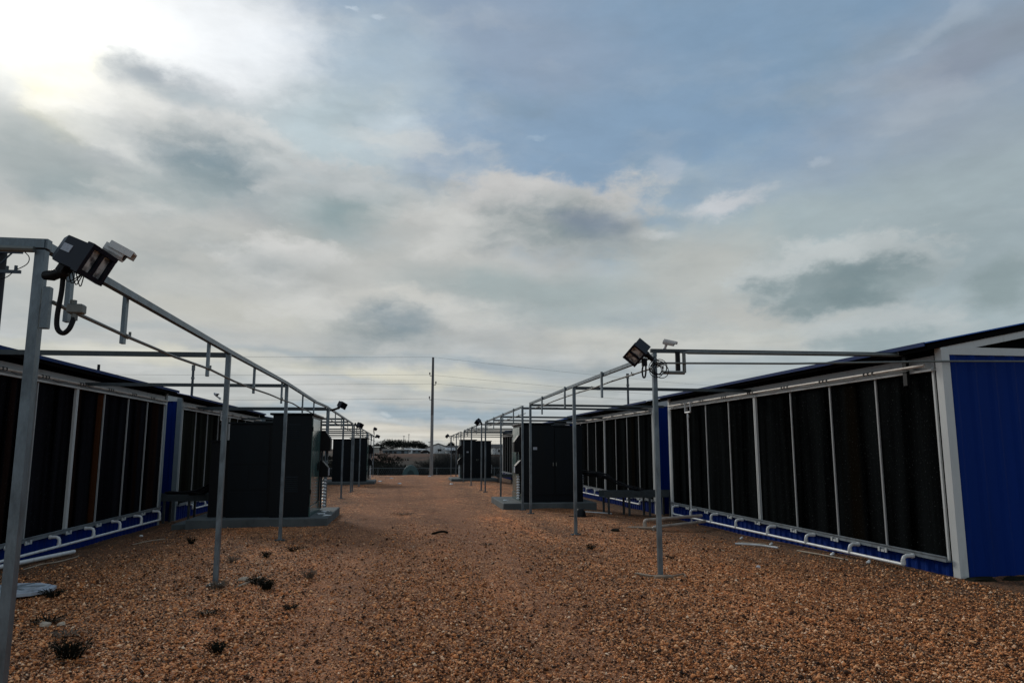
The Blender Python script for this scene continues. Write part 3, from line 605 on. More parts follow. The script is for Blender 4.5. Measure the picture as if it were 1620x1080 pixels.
# ------------------------------------------------------------------ transformers
def make_pad(label,x0,x1,y0,y1,z0,z1):
    b=MB(); b.box(x0,x1,y0,y1,z0,z1,.018); o=b.build('concrete_pad',M['concrete'],None)
    return tag(o,label,'concrete pad',group='concrete pads under the transformers')
make_pad('long concrete slab under the nearest left transformer',-4.65,-1.68,16.72,19.75,-.3,.135)
make_pad('concrete slab under the nearest right transformer',2.80,5.55,20.92,23.9,-.4,.09)
make_pad('concrete slab under far left transformer',-4.4,-1.62,39.5,42.4,-.6,-.09)
make_pad('concrete slab under far right transformer',2.70,5.5,43.3,46.3,-.6,-.13)
o=MB().box(-5.0,-4.66,16.95,18.3,-.4,.02,.015).build('concrete_block',M['concrete'],None); tag(o,'low concrete block beside left end of the left transformer slab','block')
def make_transformer(label,flat=False):
    """local: +x faces the aisle, y along the aisle, base at z=0"""
    root=thing('pad_transformer',label,'transformer',group='dark green pad transformers')
    g=M['greendark']
    b=MB(); b.box(-.86,0,0,2.0,.0,2.26,.012); b.build('cabinet',g,root)
    b=MB(); b.box(-.93,.04,-.03,2.04,2.262,2.31,.01); b.build('cabinet_cap',g,root)
    # tank, set back on the -y side; flush doors on the +y side
    b=MB(); zt=2.20 if flat else 2.06; b.box(-1.80,-.865,.10,1.985,0,zt,.012); b.box(-1.84,-.935 if flat else -.865,.07,2.0,zt+.003,zt+.04); b.build('tank',g,root)
    if not flat:
        b=MB(); b.box(-2.22,-1.805,.25,1.8,0,1.66,.012); b.box(-2.25,-1.805,.22,1.83,1.663,1.70); b.build('side_box',M['black'],root)
    # stiffening panels on the tank's -y face
    b=MB(); b.box(-1.74,-.93,.085,.099,1.18,1.98); b.build('upper_panel',g,root)
    b=MB(); b.box(-1.74,-1.36,.085,.099,.62,1.12); b.box(-1.32,-.93,.085,.099,.62,1.12); b.box(-1.74,-.93,.085,.099,.12,.56); b.build('lower_panel',g,root)
    # louvre groups on the cabinet's -y face
    for z0 in (.55,1.72):
        b=MB()
        for i in range(8): b.prism([(-.016,z0+i*.045),(0,z0+i*.045),(0,z0+i*.045+.03)],'x',-.56,-.26)
        b.build('louvre',g,root)
    # green doors on the aisle face with hinges and handle
    b=MB(); b.box(.001,.022,.04,1.04,.24,2.20,.006); b.build('door',M['green'],root)
    b=MB(); b.box(.001,.022,1.05,1.50,.24,2.20,.006); d=b.build('door',M['green'],root)
    b=MB(); b.box(.024,.05,1.06,1.10,.98,1.16,.004); b.tube([(.05,1.08,1.0),(.05,1.08,1.2)],.012,6); b.build('handle',M['black'],d)
    b=MB(); b.box(.001,.030,.0,1.98,.0,.225,.004); b.build('door_sill',M['green'],root)
    b=MB(); b.box(.0,.035,1.51,1.6,.23,2.2); b.build('door_post',M['black'],root)
    for z in (.5,1.9):
        b=MB(); b.tube([(.02,.03,z),(.02,.03,z+.1)],.015,6); b.build('hinge',M['black'],root)
    # hooded meter boxes and white insulators at the far end of the aisle face
    b=MB(); b.prism([(.0,1.45),(.26,1.45),(.26,1.75),(.12,1.95),(0,1.95)],'y',1.62,1.98); b.build('meter_hood',M['black'],root)
    b=MB(); b.prism([(.0,.82),(.22,.82),(.22,1.05),(.06,1.22),(0,1.22)],'y',1.62,1.98); m=b.build('meter_box',M['black'],root)
    b=MB(); b.box(.222,.232,1.70,1.92,.85,1.03); b.build('meter_face',M['sticker'],m)
    b=MB(); b.tube([(.06,1.72,.05),(.06,1.72,1.45)],.025,8); b.tube([(.16,1.9,1.22),(.16,1.9,1.45)],.03,8); b.build('riser_conduit',M['galv_dark'],root)
    b=MB()
    for i in range(9): b.tube([(.12,1.85,.10+i*.078),(.12,1.85,.125+i*.078),(.12,1.85,.145+i*.078)],[.055,.05,.02],10)
    b.build('insulator_stack',M['insul'],root,True)
    # double doors on the +y face
    for xa,xb in ((-.93,-.04),(-1.77,-.96)):
        b=MB(); b.box(xa,xb,2.001,2.020,.22,zt-.05 if xa<-1 else 2.20,.006); d=b.build('side_door',g,root)
        hx=-.99 if xa<-1 else -.90
        b=MB(); b.box(hx-.012,hx+.012,2.022,2.045,1.05,1.15); b.build('handle',M['conduit'],d)
    b=MB(); b.box(-.42,-.30,2.021,2.026,1.52,1.60); b.build('nameplate',M['sticker'],root)
    # bushings on the outer end
    b=MB()
    for i in range(10): xb=-1.85 if flat else -2.27; b.tube([(xb,1.75,.30+i*.05),(xb,1.75,.33+i*.05)],[.03,.015],8)
    b.build('bushing_row',M['insul'],root,True)
    return root
tr=make_transformer('big dark transformer at left, louvred cabinet side and green door facing the aisle')
tr.location=(-2.12,16.98,.135)
tf=make_transformer('dark right transformer with double doors and small pale nameplate',True); tf.location=(3.42,23.22,.09); tf.rotation_euler=(0,0,PI)
#'dark right transformer with double doors and small pale nameplate')
dup(tf,(-2.06,39.8,-.09),0,'far left transformer, black against the sky between the rack posts')
dup(tf,(3.34,46.0,-.13),PI,'far right transformer, a dark block behind thin rack posts')

# cable trays and cable bundles from the shed gaps
def make_tray(label,x0,x1,y,z,legs):
    t=thing('cable_tray',label,'cable tray',((x0+x1)/2,y,z),group='cable trays beside the transformers'); cx=(x0+x1)/2
    b=MB(); a,c=sorted((x0-cx,x1-cx))
    b.box(a,c,-.30,-.27,-.17,.0); b.box(a,c,.27,.30,-.17,.0); b.box(a,c,-.27,.27,-.17,-.15); b.build('trough',M['galv_dark'],t)
    for i in range(legs):
        x=a+.12+(c-a-.24)*i/(legs-1)
        for yy in (-.26,.26):
            b=MB(); b.box(x-.025,x+.025,yy-.025,yy+.025,zg(cx+x,y)-z-.05,-.171); b.build('leg',M['galv_dark'],t)
    return t
make_tray('grey cable tray on short legs right of the right transformer',5.35,7.9,19.62,.50,5)
make_tray('dark cable tray on short legs left of the left transformer',-7.2,-4.62,19.62,.52,5)
make_tray('far pale cable tray beside the far right transformer',5.3,7.9,42.6,.15,4)
def bundle(label,a,mid,b_,n,r=.018,seed=1):
    rr=random.Random(seed); t=MB()
    for i in range(n):
        j=lambda k:Vector((rr.uniform(-k,k),rr.uniform(-k,k),rr.uniform(-k,k)))
        t.tube(smooth([Vector(a)+j(.06),Vector(a).lerp(Vector(mid),.6)+j(.05)-Vector((0,0,.04)),Vector(mid)+j(.08),Vector(b_)+j(.10)],5),r,6)
    o=t.build('cable_bundle',M['rubber'],None,True); return tag(o,label,'cables')
bundle('black cables sweeping from the left tray up to the transformer',(-5.9,19.55,.52),(-4.85,19.2,.66),(-4.3,18.7,1.15),14,.024,2)
bundle('black cables arching from the right tray into the right transformer',(6.5,19.7,.50),(5.75,20.9,.85),(5.30,22.2,.95),12,.013,4)
# ------------------------------------------------------------------ small things on the yard
def on(x,y,dz=0): return (x,y,zg(x,y)+dz)
# double waste pipe running out from the right shed
t=thing('waste_pipe','pair of dusty white pipes running out over the gravel from right shed','pipe',on(5.15,15.2))
b=MB()
for k,(dx,dy,zz) in enumerate(((0,.22,.17),(.06,-.14,.06))):
    b.tube(smooth([(dx,dy,-.06),(dx,dy,zz-.04),(dx+.06,dy+.03,zz),(dx+.25,dy+.12,zz),(1.70,1.05+dy*.6,zz-.01)],4),.034,10); b.tube([(dx,dy,-.06),(dx,dy,zz-.04)],.042,10)
b.build('pipe',M['pvcdirty'],t,True)
b=MB(); b.bar((-.42,.10,.03),(.2,-.16,.035),.14,.03); b.bar((-.35,.26,.03),(.25,.05,.03),.10,.025); b.build('support_board',M['wood'],t)
def loose(name,label,cat,pts,r,m,n=8):
    b=MB(); b.tube(smooth(pts,4) if len(pts)>2 else pts,r,n); o=b.build(name,m,None,True); return tag(o,label,cat)
loose('loose_pipe','loose length of white pipe lying on gravel along the right shed','pipe',[on(5.86,12.55,.02),on(6.15,12.25,.03),on(6.32,11.9,.02)],.018,M['pvc'])
loose('loose_pipe','thin bleached strip lying beside the drain pipe of right shed','strip',[on(6.45,11.5,.015),on(6.52,10.9,.02),on(6.62,10.35,.015)],.012,M['straw'])
loose('loose_pipe','thin pale stick lying under the elbows of the right drain pipe','stick',[on(6.3,13.35,.012),on(6.6,12.85,.015)],.012,M['straw'])
loose('loose_pipe','white pipe length laid in front of left shed drain pipe','pipe',[on(-5.45,13.35,.06),on(-5.55,11.2,.07)],.032,M['pvc'],10)
loose('hose','thin pale hose trailing over the gravel by the left shed','hose',[on(-5.25,11.3,.01),on(-5.2,11.7,.02),on(-5.05,11.9,.02),on(-5.05,12.5,.03),on(-5.2,12.9,.02)],.007,M['straw'],6)
loose('hose','short pale hose scrap on gravel farther along the left shed','hose',[on(-4.9,14.4,.01),on(-4.75,14.9,.015),on(-4.55,15.1,.01)],.007,M['straw'],6)
loose('loose_pipe','thin white pipe on the ground before the right transformer','pipe',[on(4.62,19.7,.02),on(5.6,19.55,.02)],.018,M['pvc'])
for k,(x,y) in enumerate(((6.62,13.9),(6.64,12.75),(6.70,10.9),(6.74,10.05))):
    b=MB(); b.blob((0,0,.0),(.032,.04,.022),8,5,.15); b.tube([(0,0,.0),(.035,.02,.022)],.02,8)
    o=b.build('loose_fitting',M['pvc'],None,True); o.location=on(x,y,.02); tag(o,['white pipe cap on gravel, farthest along the right drain pipe','white pipe cap on gravel, second along right drain pipe','white pipe cap on gravel, third along right drain pipe','white pipe cap on gravel, nearest below right drain pipe'][k],'pipe cap',group='white pipe caps under the right drain pipe')
o=MB(); o.blob((0,0,0),(.04,.03,.022),8,5,.2); o=o.build('loose_fitting',M['pvc'],None,True); o.location=on(-5.35,16.2,.02); tag(o,'small white pipe cap by the far end of left drain pipe','pipe cap')
# grey lid
t=thing('plastic_lid','grey plastic lid with raised ribs lying by the nearest left post','lid',on(-4.42,9.30,.03),.2)
pl=[(.44*math.cos(a),.36*math.sin(a)) for a in [2*PI*(i+.5)/10 for i in range(10)]]
b=MB(); b.prism(pl,'z',.0,.035); b.prism([(x*.86,y*.86) for x,y in pl],'z',.035,.055); b.build('plate',M['lid'],t)
b=MB()
for a in (0,1.05,2.1): b.bar((-.32*math.cos(a),-.26*math.sin(a),.058),(.32*math.cos(a),.26*math.sin(a),.058),.03,.012)
b.build('rib',M['sill'],t)
# boards round the foot of the first right post
t=thing('base_board','weathered boards nailed round the foot of first right post','board',on(3.31,9.33))
b=MB(); b.box(-.12,.12,-.16,-.05,.005,.035,.004); b.build('plank',M['wood'],t)
b=MB(); b.bar((-.26,.22,.012),(-.13,-.06,.018),.07,.022); b.build('plank',M['wood'],t)
b=MB(); b.bar((.16,-.02,.01),(.36,.10,.012),.02,.018); b.bar((.30,-.10,.01),(.36,.08,.012),.015,.016); b.build('stake',M['wood'],t)
# black fittings lying near the right transformer
t=thing('black_bucket','upturned black bucket lid on the gravel before the right transformer','bucket',on(4.42,18.3))
b=MB(); b.tube([(0,0,0),(0,0,.14),(0,0,.20)],[.15,.125,.06],12); b.build('shell',M['black'],t,True)
b=MB(); b.tube([(-.3,-.02,.015),(.35,.05,.015)],.012,6); b.build('rod',M['black'],t)
def lump(name,label,cat,x,y,r,m,n=1):
    b=MB(); b.blob((0,0,r[2]*.35),r,9,6,.22); o=b.build(name,m,None); o.location=on(x,y); return tag(o,label,cat)
lump('mud_clod','dark wet clod of rags on gravel right of second right post','clod',4.25,14.6,(.09,.12,.035),M['weed'])
lump('stone','pale rounded stone near the foot of nearest left post','stone',-3.30,7.60,(.055,.04,.035),M['stone'])
lump('stone','small pale stone beside the bigger pale stone on the left','stone',-3.17,7.62,(.035,.03,.025),M['stone'])
lump('stone','single white stone in the middle right gravel','stone',4.95,9.9,(.03,.03,.025),M['insul'])
lump('stone','pale stone lying behind the second left post foot','stone',-1.98,9.78,(.07,.05,.035),M['stone'])
loose('dry_stick','bleached stick leaning by foot of second left post','stick',[on(-1.95,9.35,.01),on(-1.85,9.55,.03),on(-1.78,9.78,.05)],.012,M['straw'],6)
loose('dark_stick','short dark stick lying alone mid aisle','stick',[on(.55,14.6,.015),on(.75,14.75,.04),on(.86,14.72,.02)],.022,M['weed'],6)
# rubbish on the slabs
for k,(x,y,z) in enumerate(((-1.92,17.6,.135),(-1.75,17.2,.135),(-1.88,18.3,.135),(3.02,22.0,.09))):
    b=MB(); b.blob((0,0,.01),(.09,.06,.018),8,4,.4); o=b.build('paper_scrap',M['insul'],None); o.location=(x,y,z+.004); tag(o,['white paper scrap lying mid left slab','small white scrap at the front corner of left slab','white scrap at the back of left slab','white scrap on the right slab'][k],'scrap')
# damp heap against the end wall of the right shed
b=MB(); rr=random.Random(9)
for i in range(7): b.blob((7.3+rr.uniform(-.1,.9),8.52+rr.uniform(-.12,.1),zg(7.4,8.5)+.0),(.16,.09,.035),8,4,.3)
o=b.build('dark_debris',M['weed'],None); tag(o,'low dark heap of debris at foot of right blue end wall','debris',kind='stuff')
# weeds
def weed(kind,x,y,h,r,n,m,label,seed,twig=False):
    rr=random.Random(seed); b=MB()
    for i in range(n):
        a=rr.uniform(0,2*PI); q=r*math.sqrt(rr.random())*.6; x0=q*math.cos(a); y0=q*math.sin(a)
        hh=h*rr.uniform(.4,1.0); lean=rr.uniform(.2,1.0)*r; a2=a+rr.uniform(-.6,.6)
        p0=Vector((x0,y0,-.01)); p1=Vector((x0+lean*.45*math.cos(a2),y0+lean*.45*math.sin(a2),hh*.65)); p2=Vector((x0+lean*math.cos(a2+.2),y0+lean*math.sin(a2+.2),hh))
        w=rr.uniform(.0025,.006); s=Vector((-math.sin(a2),math.cos(a2),0))*w
        b.add([p0-s,p0+s,p1+s,p1-s,p2],[(0,1,2,3),(3,2,4)])
        for k in range(2):                                  # side leaflets
            t=rr.uniform(.35,1); c=p1.lerp(p2,t); d=Vector((rr.uniform(-1,1),rr.uniform(-1,1),rr.uniform(-.2,.8))).normalized()*rr.uniform(.015,.035); e=d.orthogonal().normalized()*.005
            b.add([c-e,c+e,c+d],[(0,1,2)])
    o=b.build(kind,m,None); o.location=on(x,y,.008)
    if seed%2==0:
        d=MB()
        for i in range(max(6,n//12)):
            a=rr.uniform(0,2*PI); q=r*rr.uniform(.5,1.5); p1=Vector((q*math.cos(a),q*math.sin(a),h*rr.uniform(.05,.9))); p0=Vector((p1.x*.2,p1.y*.2,0))
            d.tube([p0,p0.lerp(p1,.5)+Vector((0,0,.01)),p1],[.0022,.0018,.001],4)
        d.build('dry_stem',M['straw'],o)
    return tag(o,label,'weed',group='dry weeds on the gravel')
W=[(-2.62,6.5,.16,.14,230,'weed','biggest dark weed tuft at lower left of the yard'),
(-1.60,9.2,.14,.12,150,'weed','dark upright weed right of second left post foot'),
(-1.78,9.55,.10,.13,110,'weed','low dark weed between second left post and the upright weed'),
(-1.42,7.72,.06,.16,110,'weed','flat dark weed in front of second left post'),
(-1.16,8.15,.04,.10,60,'weed','flat dark weed in front of the upright weed by second left post'),
(-1.50,6.5,.09,.10,90,'weed','dark weed near the bottom edge left of centre'),
(-2.08,11.8,.10,.10,80,'weed','dark weed behind second left post, left of its twin'),
(-1.78,12.5,.09,.17,90,'weed','spreading dark weed behind second left post'),
(-1.20,9.95,.14,.12,70,'twig','twiggy brown weed at the left of the aisle'),
(-2.12,8.2,.12,.12,80,'weed','small dark weed left of the flat dark weed'),
(-1.95,7.95,.05,.14,60,'weed','flattened weed in front of second left post foot'),
(-3.72,13.8,.16,.10,80,'weed','upright weed on gravel before left shed'),
(-4.32,12.6,.05,.14,60,'weed','flat weed patch before left shed pads'),
(-3.35,12.1,.06,.12,60,'weed','flat weed midway between left shed and second post'),
(-2.50,11.5,.10,.10,60,'twig','thin brown weed just left of second left post'),
(-3.9,9.1,.10,.14,110,'weed','green black weed at the rim of grey lid'),
(-3.35,7.75,.07,.18,80,'weed','dark stringy weed above the pale stone'),
(-2.95,7.2,.05,.16,60,'twig','brown twig litter below the pale stone'),
(-2.65,8.25,.08,.12,60,'weed','faint weed between the lid and second left post'),
(-2.2,9.35,.10,.16,90,'twig','brown stems round second left post foot'),
(3.05,11.9,.10,.12,60,'weed','green black weed behind first right post'),
(4.05,10.9,.05,.10,40,'weed','tiny dark weed right of first right post'),
(4.35,10.7,.05,.08,40,'weed','smallest dark weed farther right of first right post'),
(2.62,12.7,.04,.10,40,'weed','faint dark weed left of second right post'),
(1.45,13.0,.03,.12,40,'weed','faint weed in the right wheel track'),
(.1,7.0,.03,.10,40,'weed','tiny flat weed alone in the middle foreground'),
(-.05,19.5,.05,.35,80,'weed','faint green weed patch mid aisle beyond the left slab')]
for i,(x,y,hh,r,n,m,lab) in enumerate(W):
    if i in (3,9,12,13,18,22,23,25): continue
    if i: hh*=.75; r*=.8; n=int(n*.75)
    else: hh*=.85; n=150
    weed('dry_weed',x,y,hh,r,n,M[m],lab,i+20)
# broken dry stems and bark bits blown over the gravel, thicker along the sheds
rr=random.Random(41); b=MB()
for i in range(900):
    if i<500: x=rr.uniform(-5.5,-.6); y=4.3+11*rr.random()**1.4
    elif i<760: x=rr.uniform(2.2,6.9); y=5+14*rr.random()
    else: x=rr.choice((-5.5,6.8))+rr.uniform(-.35,.25); y=rr.uniform(9.2,18.5)
    a=rr.uniform(0,2*PI); l=rr.uniform(.02,.09); z=zg(x,y)+rr.uniform(.004,.014); e=Vector((math.cos(a)*l,math.sin(a)*l,rr.uniform(-.004,.012)))
    p=Vector((x,y,z)); b.tube([p,p+e*.5+Vector((rr.uniform(-.006,.006),rr.uniform(-.006,.006),.003)),p+e],[.003,.0026,.0014],4)
o=b.build('plant_litter',M['twig'],None); tag(o,'broken dry stems and bark bits scattered over the gravel','plant litter',kind='stuff')
# vent pipes on the second pair of roofs
for x,y,z,lab in ((-6.2,22.1,2.95,'dark vent pipe rising from the second left shed roof'),(7.1,22.6,2.95,'dark vent pipe rising from second right shed roof')):
    t=thing('vent_pipe',lab,'vent pipe',(x,y,z)); b=MB(); b.tube([(0,0,0),(0,0,1.10)],.036,8); b.build('pipe',M['galv_dark'],t)
    b=MB(); b.tube([(0,0,.95),(0,0,1.11)],.05,8); b.tube([(0,0,.7),(0,0,.76)],.05,8); b.build('coupling',M['conduit'],t)
o=MB(); o.tube([(0,0,0),(0,0,.32)],.03,8); o=o.build('vent_stub',M['black'],None); o.location=(-6.6,16.6,3.12); tag(o,'short black vent stub on the nearest left roof','vent')

# ------------------------------------------------------------------ poles and wires
def power_pole(label,x,y,z0,H,m,r=.16):
    t=thing('utility_pole',label,'utility pole',(x,y,z0),group='utility poles')
    b=MB(); b.tube([(0,0,-.6),(0,0,H*.5),(0,0,H)],[r*1.25,r,r*.72],12); b.build('shaft',m,t,True)
    return t
zp=zg(1.97,56.6)
t=power_pole('tall pale utility pole at the end of the aisle',1.97,56.4,zp,9.05,M['polepale'],.115)
b=MB(); b.tube([(0,0,4.6),(0,0,9.1)],[.118,.088],12); b.build('dark_top',M['polewood'],t,True)
WZ=(9.0,7.62,6.92,5.76)
for k,z in enumerate(WZ[1:]):
    sx=1 if k==1 else -1
    b=MB(); b.tube([(0,-.1,z),(sx*.22,-.12,z),(sx*.24,-.12,z+.16)],.025,6); b.tube([(sx*.24,-.12,z+.12),(sx*.24,-.12,z+.28)],.05,8); b.build('insulator',M['polewood'],t)
for lab,x,y in (('utility pole far left carrying the same wires',-75,57),('utility pole far right behind the sheds',64,93)):
    power_pole(lab,x,y,zh(x,y),9.4+zp-zh(x,y),M['polewood'],.17)
for k,z in enumerate(WZ):
    zz=z+zp; dx=0 if k==0 else (.24 if k==2 else -.24)
    b=MB(); 
    L=[Vector((1.97+dx,56.3,zz+.1)).lerp(Vector((-75,57,zz+.35)),i/14) for i in range(15)]
    R=[Vector((1.97+dx,56.3,zz+.1)).lerp(Vector((64,93,zz+.4)),i/14) for i in range(15)]
    for q in (L,R):
        for i,p in enumerate(q): p.z-=4*.45*(i/14)*(1-i/14)
    b.tube(L[::-1]+R[1:],.0068,5); o=b.build('power_line',M['rubber'],None,True)
    tag(o,['topmost thin wire strung over the pole head','upper of the three wires on pole side','middle of three wires on pole side','lowest wire strung past the pole'][k],'power line',group='power lines')
# dark pole with hardware at the left edge
t=thing('utility_pole','dark wooden pole with crossarms cut by left edge of photo','utility pole',(-10.44,19.75,-.3),group='utility poles')
b=MB(); b.tube([(0,0,-.3),(0,0,7.05)],[.18,.15],12); b.build('shaft',M['darkpole'],t,True)
b=MB()
for z in (6.92,6.40): b.bar((-.3,-.2,z),(.62,-.2,z),.07,.08); b.tube([(.5,-.2,z+.04),(.5,-.2,z+.16)],.04,8); b.tube([(.3,-.2,z+.04),(.3,-.2,z+.14)],.035,8)
b.bar((.05,-.1,6.6),(.4,-.2,6.92),.03,.03); b.build('crossarm',M['galv_dark'],t)
b=MB(); b.tube(smooth([(.6,-.2,6.98),(.78,-.2,6.8),(.74,-.2,6.6),(.45,-.2,6.42)],5),.012,5); b.tube(smooth([(.5,-.2,6.5),(.3,-.2,6.25),(-.2,-.2,6.1)],5),.012,5); b.build('jumper_wire',M['rubber'],t,True)

# ------------------------------------------------------------------ fence and dome
t=thing('chain_link_fence','chain link fence with top rail across the end of the yard','fence',(0,61.5,-1.8))
b=MB(); b.tube([(-22,0,1.83),(30,0,1.83)],.017,6); b.build('top_rail',M['fence'],t)
b=MB()
for i in range(int(52/.16)):
    x=-22+i*.16
    b.bar((x,.03,.02),(x+.9,.03,1.8),.006,.006); b.bar((x+.9,.034,.02),(x,.034,1.8),.006,.006)
b.build('mesh_wire',M['fence'],t)
for i in range(22):
    x=-21.6+i*2.42; b=MB(); b.tube([(x,-.04,-.2),(x,-.04,1.88)],.022,6); b.build('post',M['fence'],t)
t=thing('storage_dome','small green arched hut at the end of the aisle','hut',(.42,57.6,zg(.42,57)-.25))
N_=14; pr=[(.64*math.cos(PI*i/N_),.93*math.sin(PI*i/N_)**.9) for i in range(N_+1)]
b=MB(); b.prism(pr,'y',0,1.6)
for k in range(6): b.prism([(x*1.03,z*1.03) for x,z in pr],'y',.05+k*.28,.11+k*.28)
b.build('shell',M['dome'],t)
b=MB(); b.prism([(.30*math.cos(PI*i/10),.1+.5*math.sin(PI*i/10)) for i in range(11)],'y',-.03,-.001); b.build('door',M['domedoor'],t)
# ------------------------------------------------------------------ far houses
def house(label,x,y,w,d,h,rh,wall,roof,axis='y',wins=(),doors=(),base=None,cat='house'):
    z=zh(x,y) if base is None else base
    t=thing('house',label,cat,(x,y,z-.15))
    b=MB(); b.box(-w/2,w/2,-d/2,d/2,0,h); b.build('wall',wall,t)
    if axis=='y':
        b=MB(); b.prism([(-w/2,h),(w/2,h),(0,h+rh)],'y',-d/2+.01,d/2-.01); b.build('gable',wall,t)
        b=MB(); b.prism([(-w/2-.5,h-.25),(0,h+rh+.06),(0,h+rh+.32),(-w/2-.5,h+.02)],'y',-d/2-.4,d/2+.4); b.prism([(w/2+.5,h-.25),(0,h+rh+.06),(0,h+rh+.32),(w/2+.5,h+.02)],'y',-d/2-.4,d/2+.4); b.build('roof',roof,t)
    else:
        b=MB(); b.prism([(-d/2-.4,h),(d/2+.4,h),(0,h+rh)],'x',-w/2-.4,w/2+.4); b.build('roof',roof,t)
    for (wx,wz,ww,wh) in wins:
        b=MB(); b.box(wx-ww/2,wx+ww/2,-d/2-.08,-d/2-.01,wz,wz+wh); f=b.build('window',M['window'],t)
    for (wx,ww,wh) in doors:
        b=MB(); b.box(wx-ww/2,wx+ww/2,-d/2-.08,-d/2-.01,0.05,wh); b.build('door',M['roofdark'],t)
    return t
house('white gabled house with dark roof behind the tall pole',13.0,300,9.0,9,2.6,1.5,M['housewhite'],M['roofdark'],'y',((.5,1.2,1.6,.9),(-2.6,1.1,1.2,.9)),((3.2,1.1,2.1),))
house('dark low house right of the white gabled house',20.5,310,9,7,2.1,1.4,M['housegrey'],M['roofdark'],'x',((1,1,1.4,.8),(-2,1,1.2,.8)))
house('pale roofed shed between the white house and dark low house',17.0,285,3.2,6,1.6,1.0,M['housewhite'],M['roofpale'],'x',((.3,.8,.7,.6),),cat='shed')
house('long grey blue shed with several bays below the round trees',-3.6,260,8.6,5,1.7,.35,M['housegrey'],M['roofdark'],'x',((-3,.5,.9,.8),(0,.5,.9,.8)),((-1.6,1.0,1.5),(2.6,1.0,1.5)),cat='shed')
house('small white cabin at right end of grey sheds',1.1,262,2.4,3.5,1.9,.3,M['housewhite'],M['roofpale'],'x',((.4,.9,.5,.5),),((-.5,.7,1.6),),cat='cabin')
house('long low trailer with pale roof left of the white house',5.4,300,7,3.5,1.7,.35,M['housegrey'],M['roofpale'],'x',((-2,.8,.9,.6),(0,.8,.9,.6),(2,.8,.9,.6)),cat='trailer')
house('wide beige warehouse at the far left of the view',-14.5,250,11,9,2.7,.35,M['housebeige'],M['housebeige'],'x',((-3,1.2,1.2,.7),(1,1.2,1.2,.7)),cat='warehouse')
house('whitish house seen between right transformer and its far twin',34.5,260,8,7,2.6,1.2,M['housewhite'],M['roofdark'],'x',((-1.5,1,1.1,.9),(1.5,1,1.1,.9)))
# dark parked cars and clutter before the white house
def car(label,x,y,m,rz):
    t=thing('parked_car',label,'car',(x,y,zh(x,y)),rz,group='cars by the white house')
    b=MB(); b.prism([(-2.1,.35),(2.1,.35),(2.15,.75),(1.2,.92),(.7,1.42),(-1.0,1.45),(-1.7,.98),(-2.15,.9)],'y',-.82,.82); b.build('body',m,t)
    b=MB(); b.prism([(.62,.98),(1.05,.95),(.66,1.34),(-.9,1.37),(-1.45,.98)],'y',-.835,.835); b.build('window',M['window'],t)
    for sx in (-1.3,1.3):
        for sy in (-.75,.75):
            b=MB(); b.tube([(sx,sy-.1,.33),(sx,sy+.1,.33)],.33,12); b.build('wheel',M['rubber'],t)
car('black car parked in front of white gabled house, left side',7.6,282,M['black'],.1)
car('dark car parked right of the tall pole before the houses',18.5,272,M['black'],-.2)
# ------------------------------------------------------------------ trees and brush
def crown(name,rx,ry,rz,cz,n,leaf,m,parent,seed,lobes=7):
    r=np.random.default_rng(seed); C=[]
    for k in range(lobes):
        a=r.random()*6.283; q=.62*math.sqrt(r.random()); C.append((rx*q*math.cos(a),ry*q*math.sin(a),cz+rz*(r.random()*.9-.45),.42+.3*r.random()))
    V=[];F=[]
    for i in range(n):
        c=C[r.integers(lobes)]; d=r.normal(size=3); d/=np.linalg.norm(d); q=r.random()**.45*c[3]
        p=Vector((c[0]+d[0]*rx*q,c[1]+d[1]*ry*q,c[2]+d[2]*rz*q)); a=Vector(r.normal(size=3)).normalized()*leaf*(.5+r.random()); b=Vector(r.normal(size=3)); b=(b-a*(b.dot(a)/a.length_squared)).normalized()*leaf*.35*(.5+r.random())
        k=len(V); V+=[tuple(p-a-b*.4),tuple(p+b),tuple(p+a),tuple(p-b)]; F.append((k,k+1,k+2,k+3))
    mb=MB(); mb.v=V; mb.f=F; return mb.build(name,m,parent)
def tree(label,x,y,h,w,m,seed,kind='bare_tree',n=1500,trunk=.28):
    t=thing(kind,label,'tree',(x,y,zh(x,y)-.2),group='trees beyond the far houses'); rr=random.Random(seed)
    b=MB(); ht=h*.34; b.tube([(0,0,0),(.05*w,0,ht*.6),(0,0,h*.8)],[.03*h,.024*h,.008*h],8)
    for i in range(9):
        a=rr.uniform(0,2*PI); z0=ht*rr.uniform(.7,1.5); l=rr.uniform(.3,.5)*w
        b.tube([(0,0,z0),(l*.5*math.cos(a),l*.5*math.sin(a),z0+h*.14),(l*math.cos(a),l*math.sin(a),min(h*.97,z0+h*.36))],[.014*h,.008*h,.003*h],5)
    b.build('trunk',M['bark'],t)
    crown('crown',w/2,w/2,h*.40,h*.58,n,.042*h,m,t,seed,9); return t
TR=[('broad round leafless tree left of the pair behind grey sheds',-6.6,330,6.6,15,M['tree']),
('broad round leafless tree right of the pair behind grey sheds',3.0,335,6.0,13,M['tree']),
('smaller dark tree between the round pair and white house',8.6,340,4.0,5,M['tree']),
('dark evergreen tree poking up behind the dark low house',21.5,350,5.4,6,M['evergreen']),
('thin bare tree just right of the white house',15.4,345,4.6,5,M['tree']),
('dark evergreen tree seen right of far right transformer',37.5,250,6.6,6,M['evergreen']),
('low dark tree beside the beige warehouse',-21,275,4.8,8,M['tree']),
('bushy dark tree left of beige warehouse',-30,240,5.5,9,M['tree']),
('pale bare tree at left behind the warehouse',-12,345,4.6,9,M['brush'])]
for i,(lab,x,y,hh,w,m) in enumerate(TR): tree(lab,x,y,hh*1.05,w,m,100+i,n=5200)
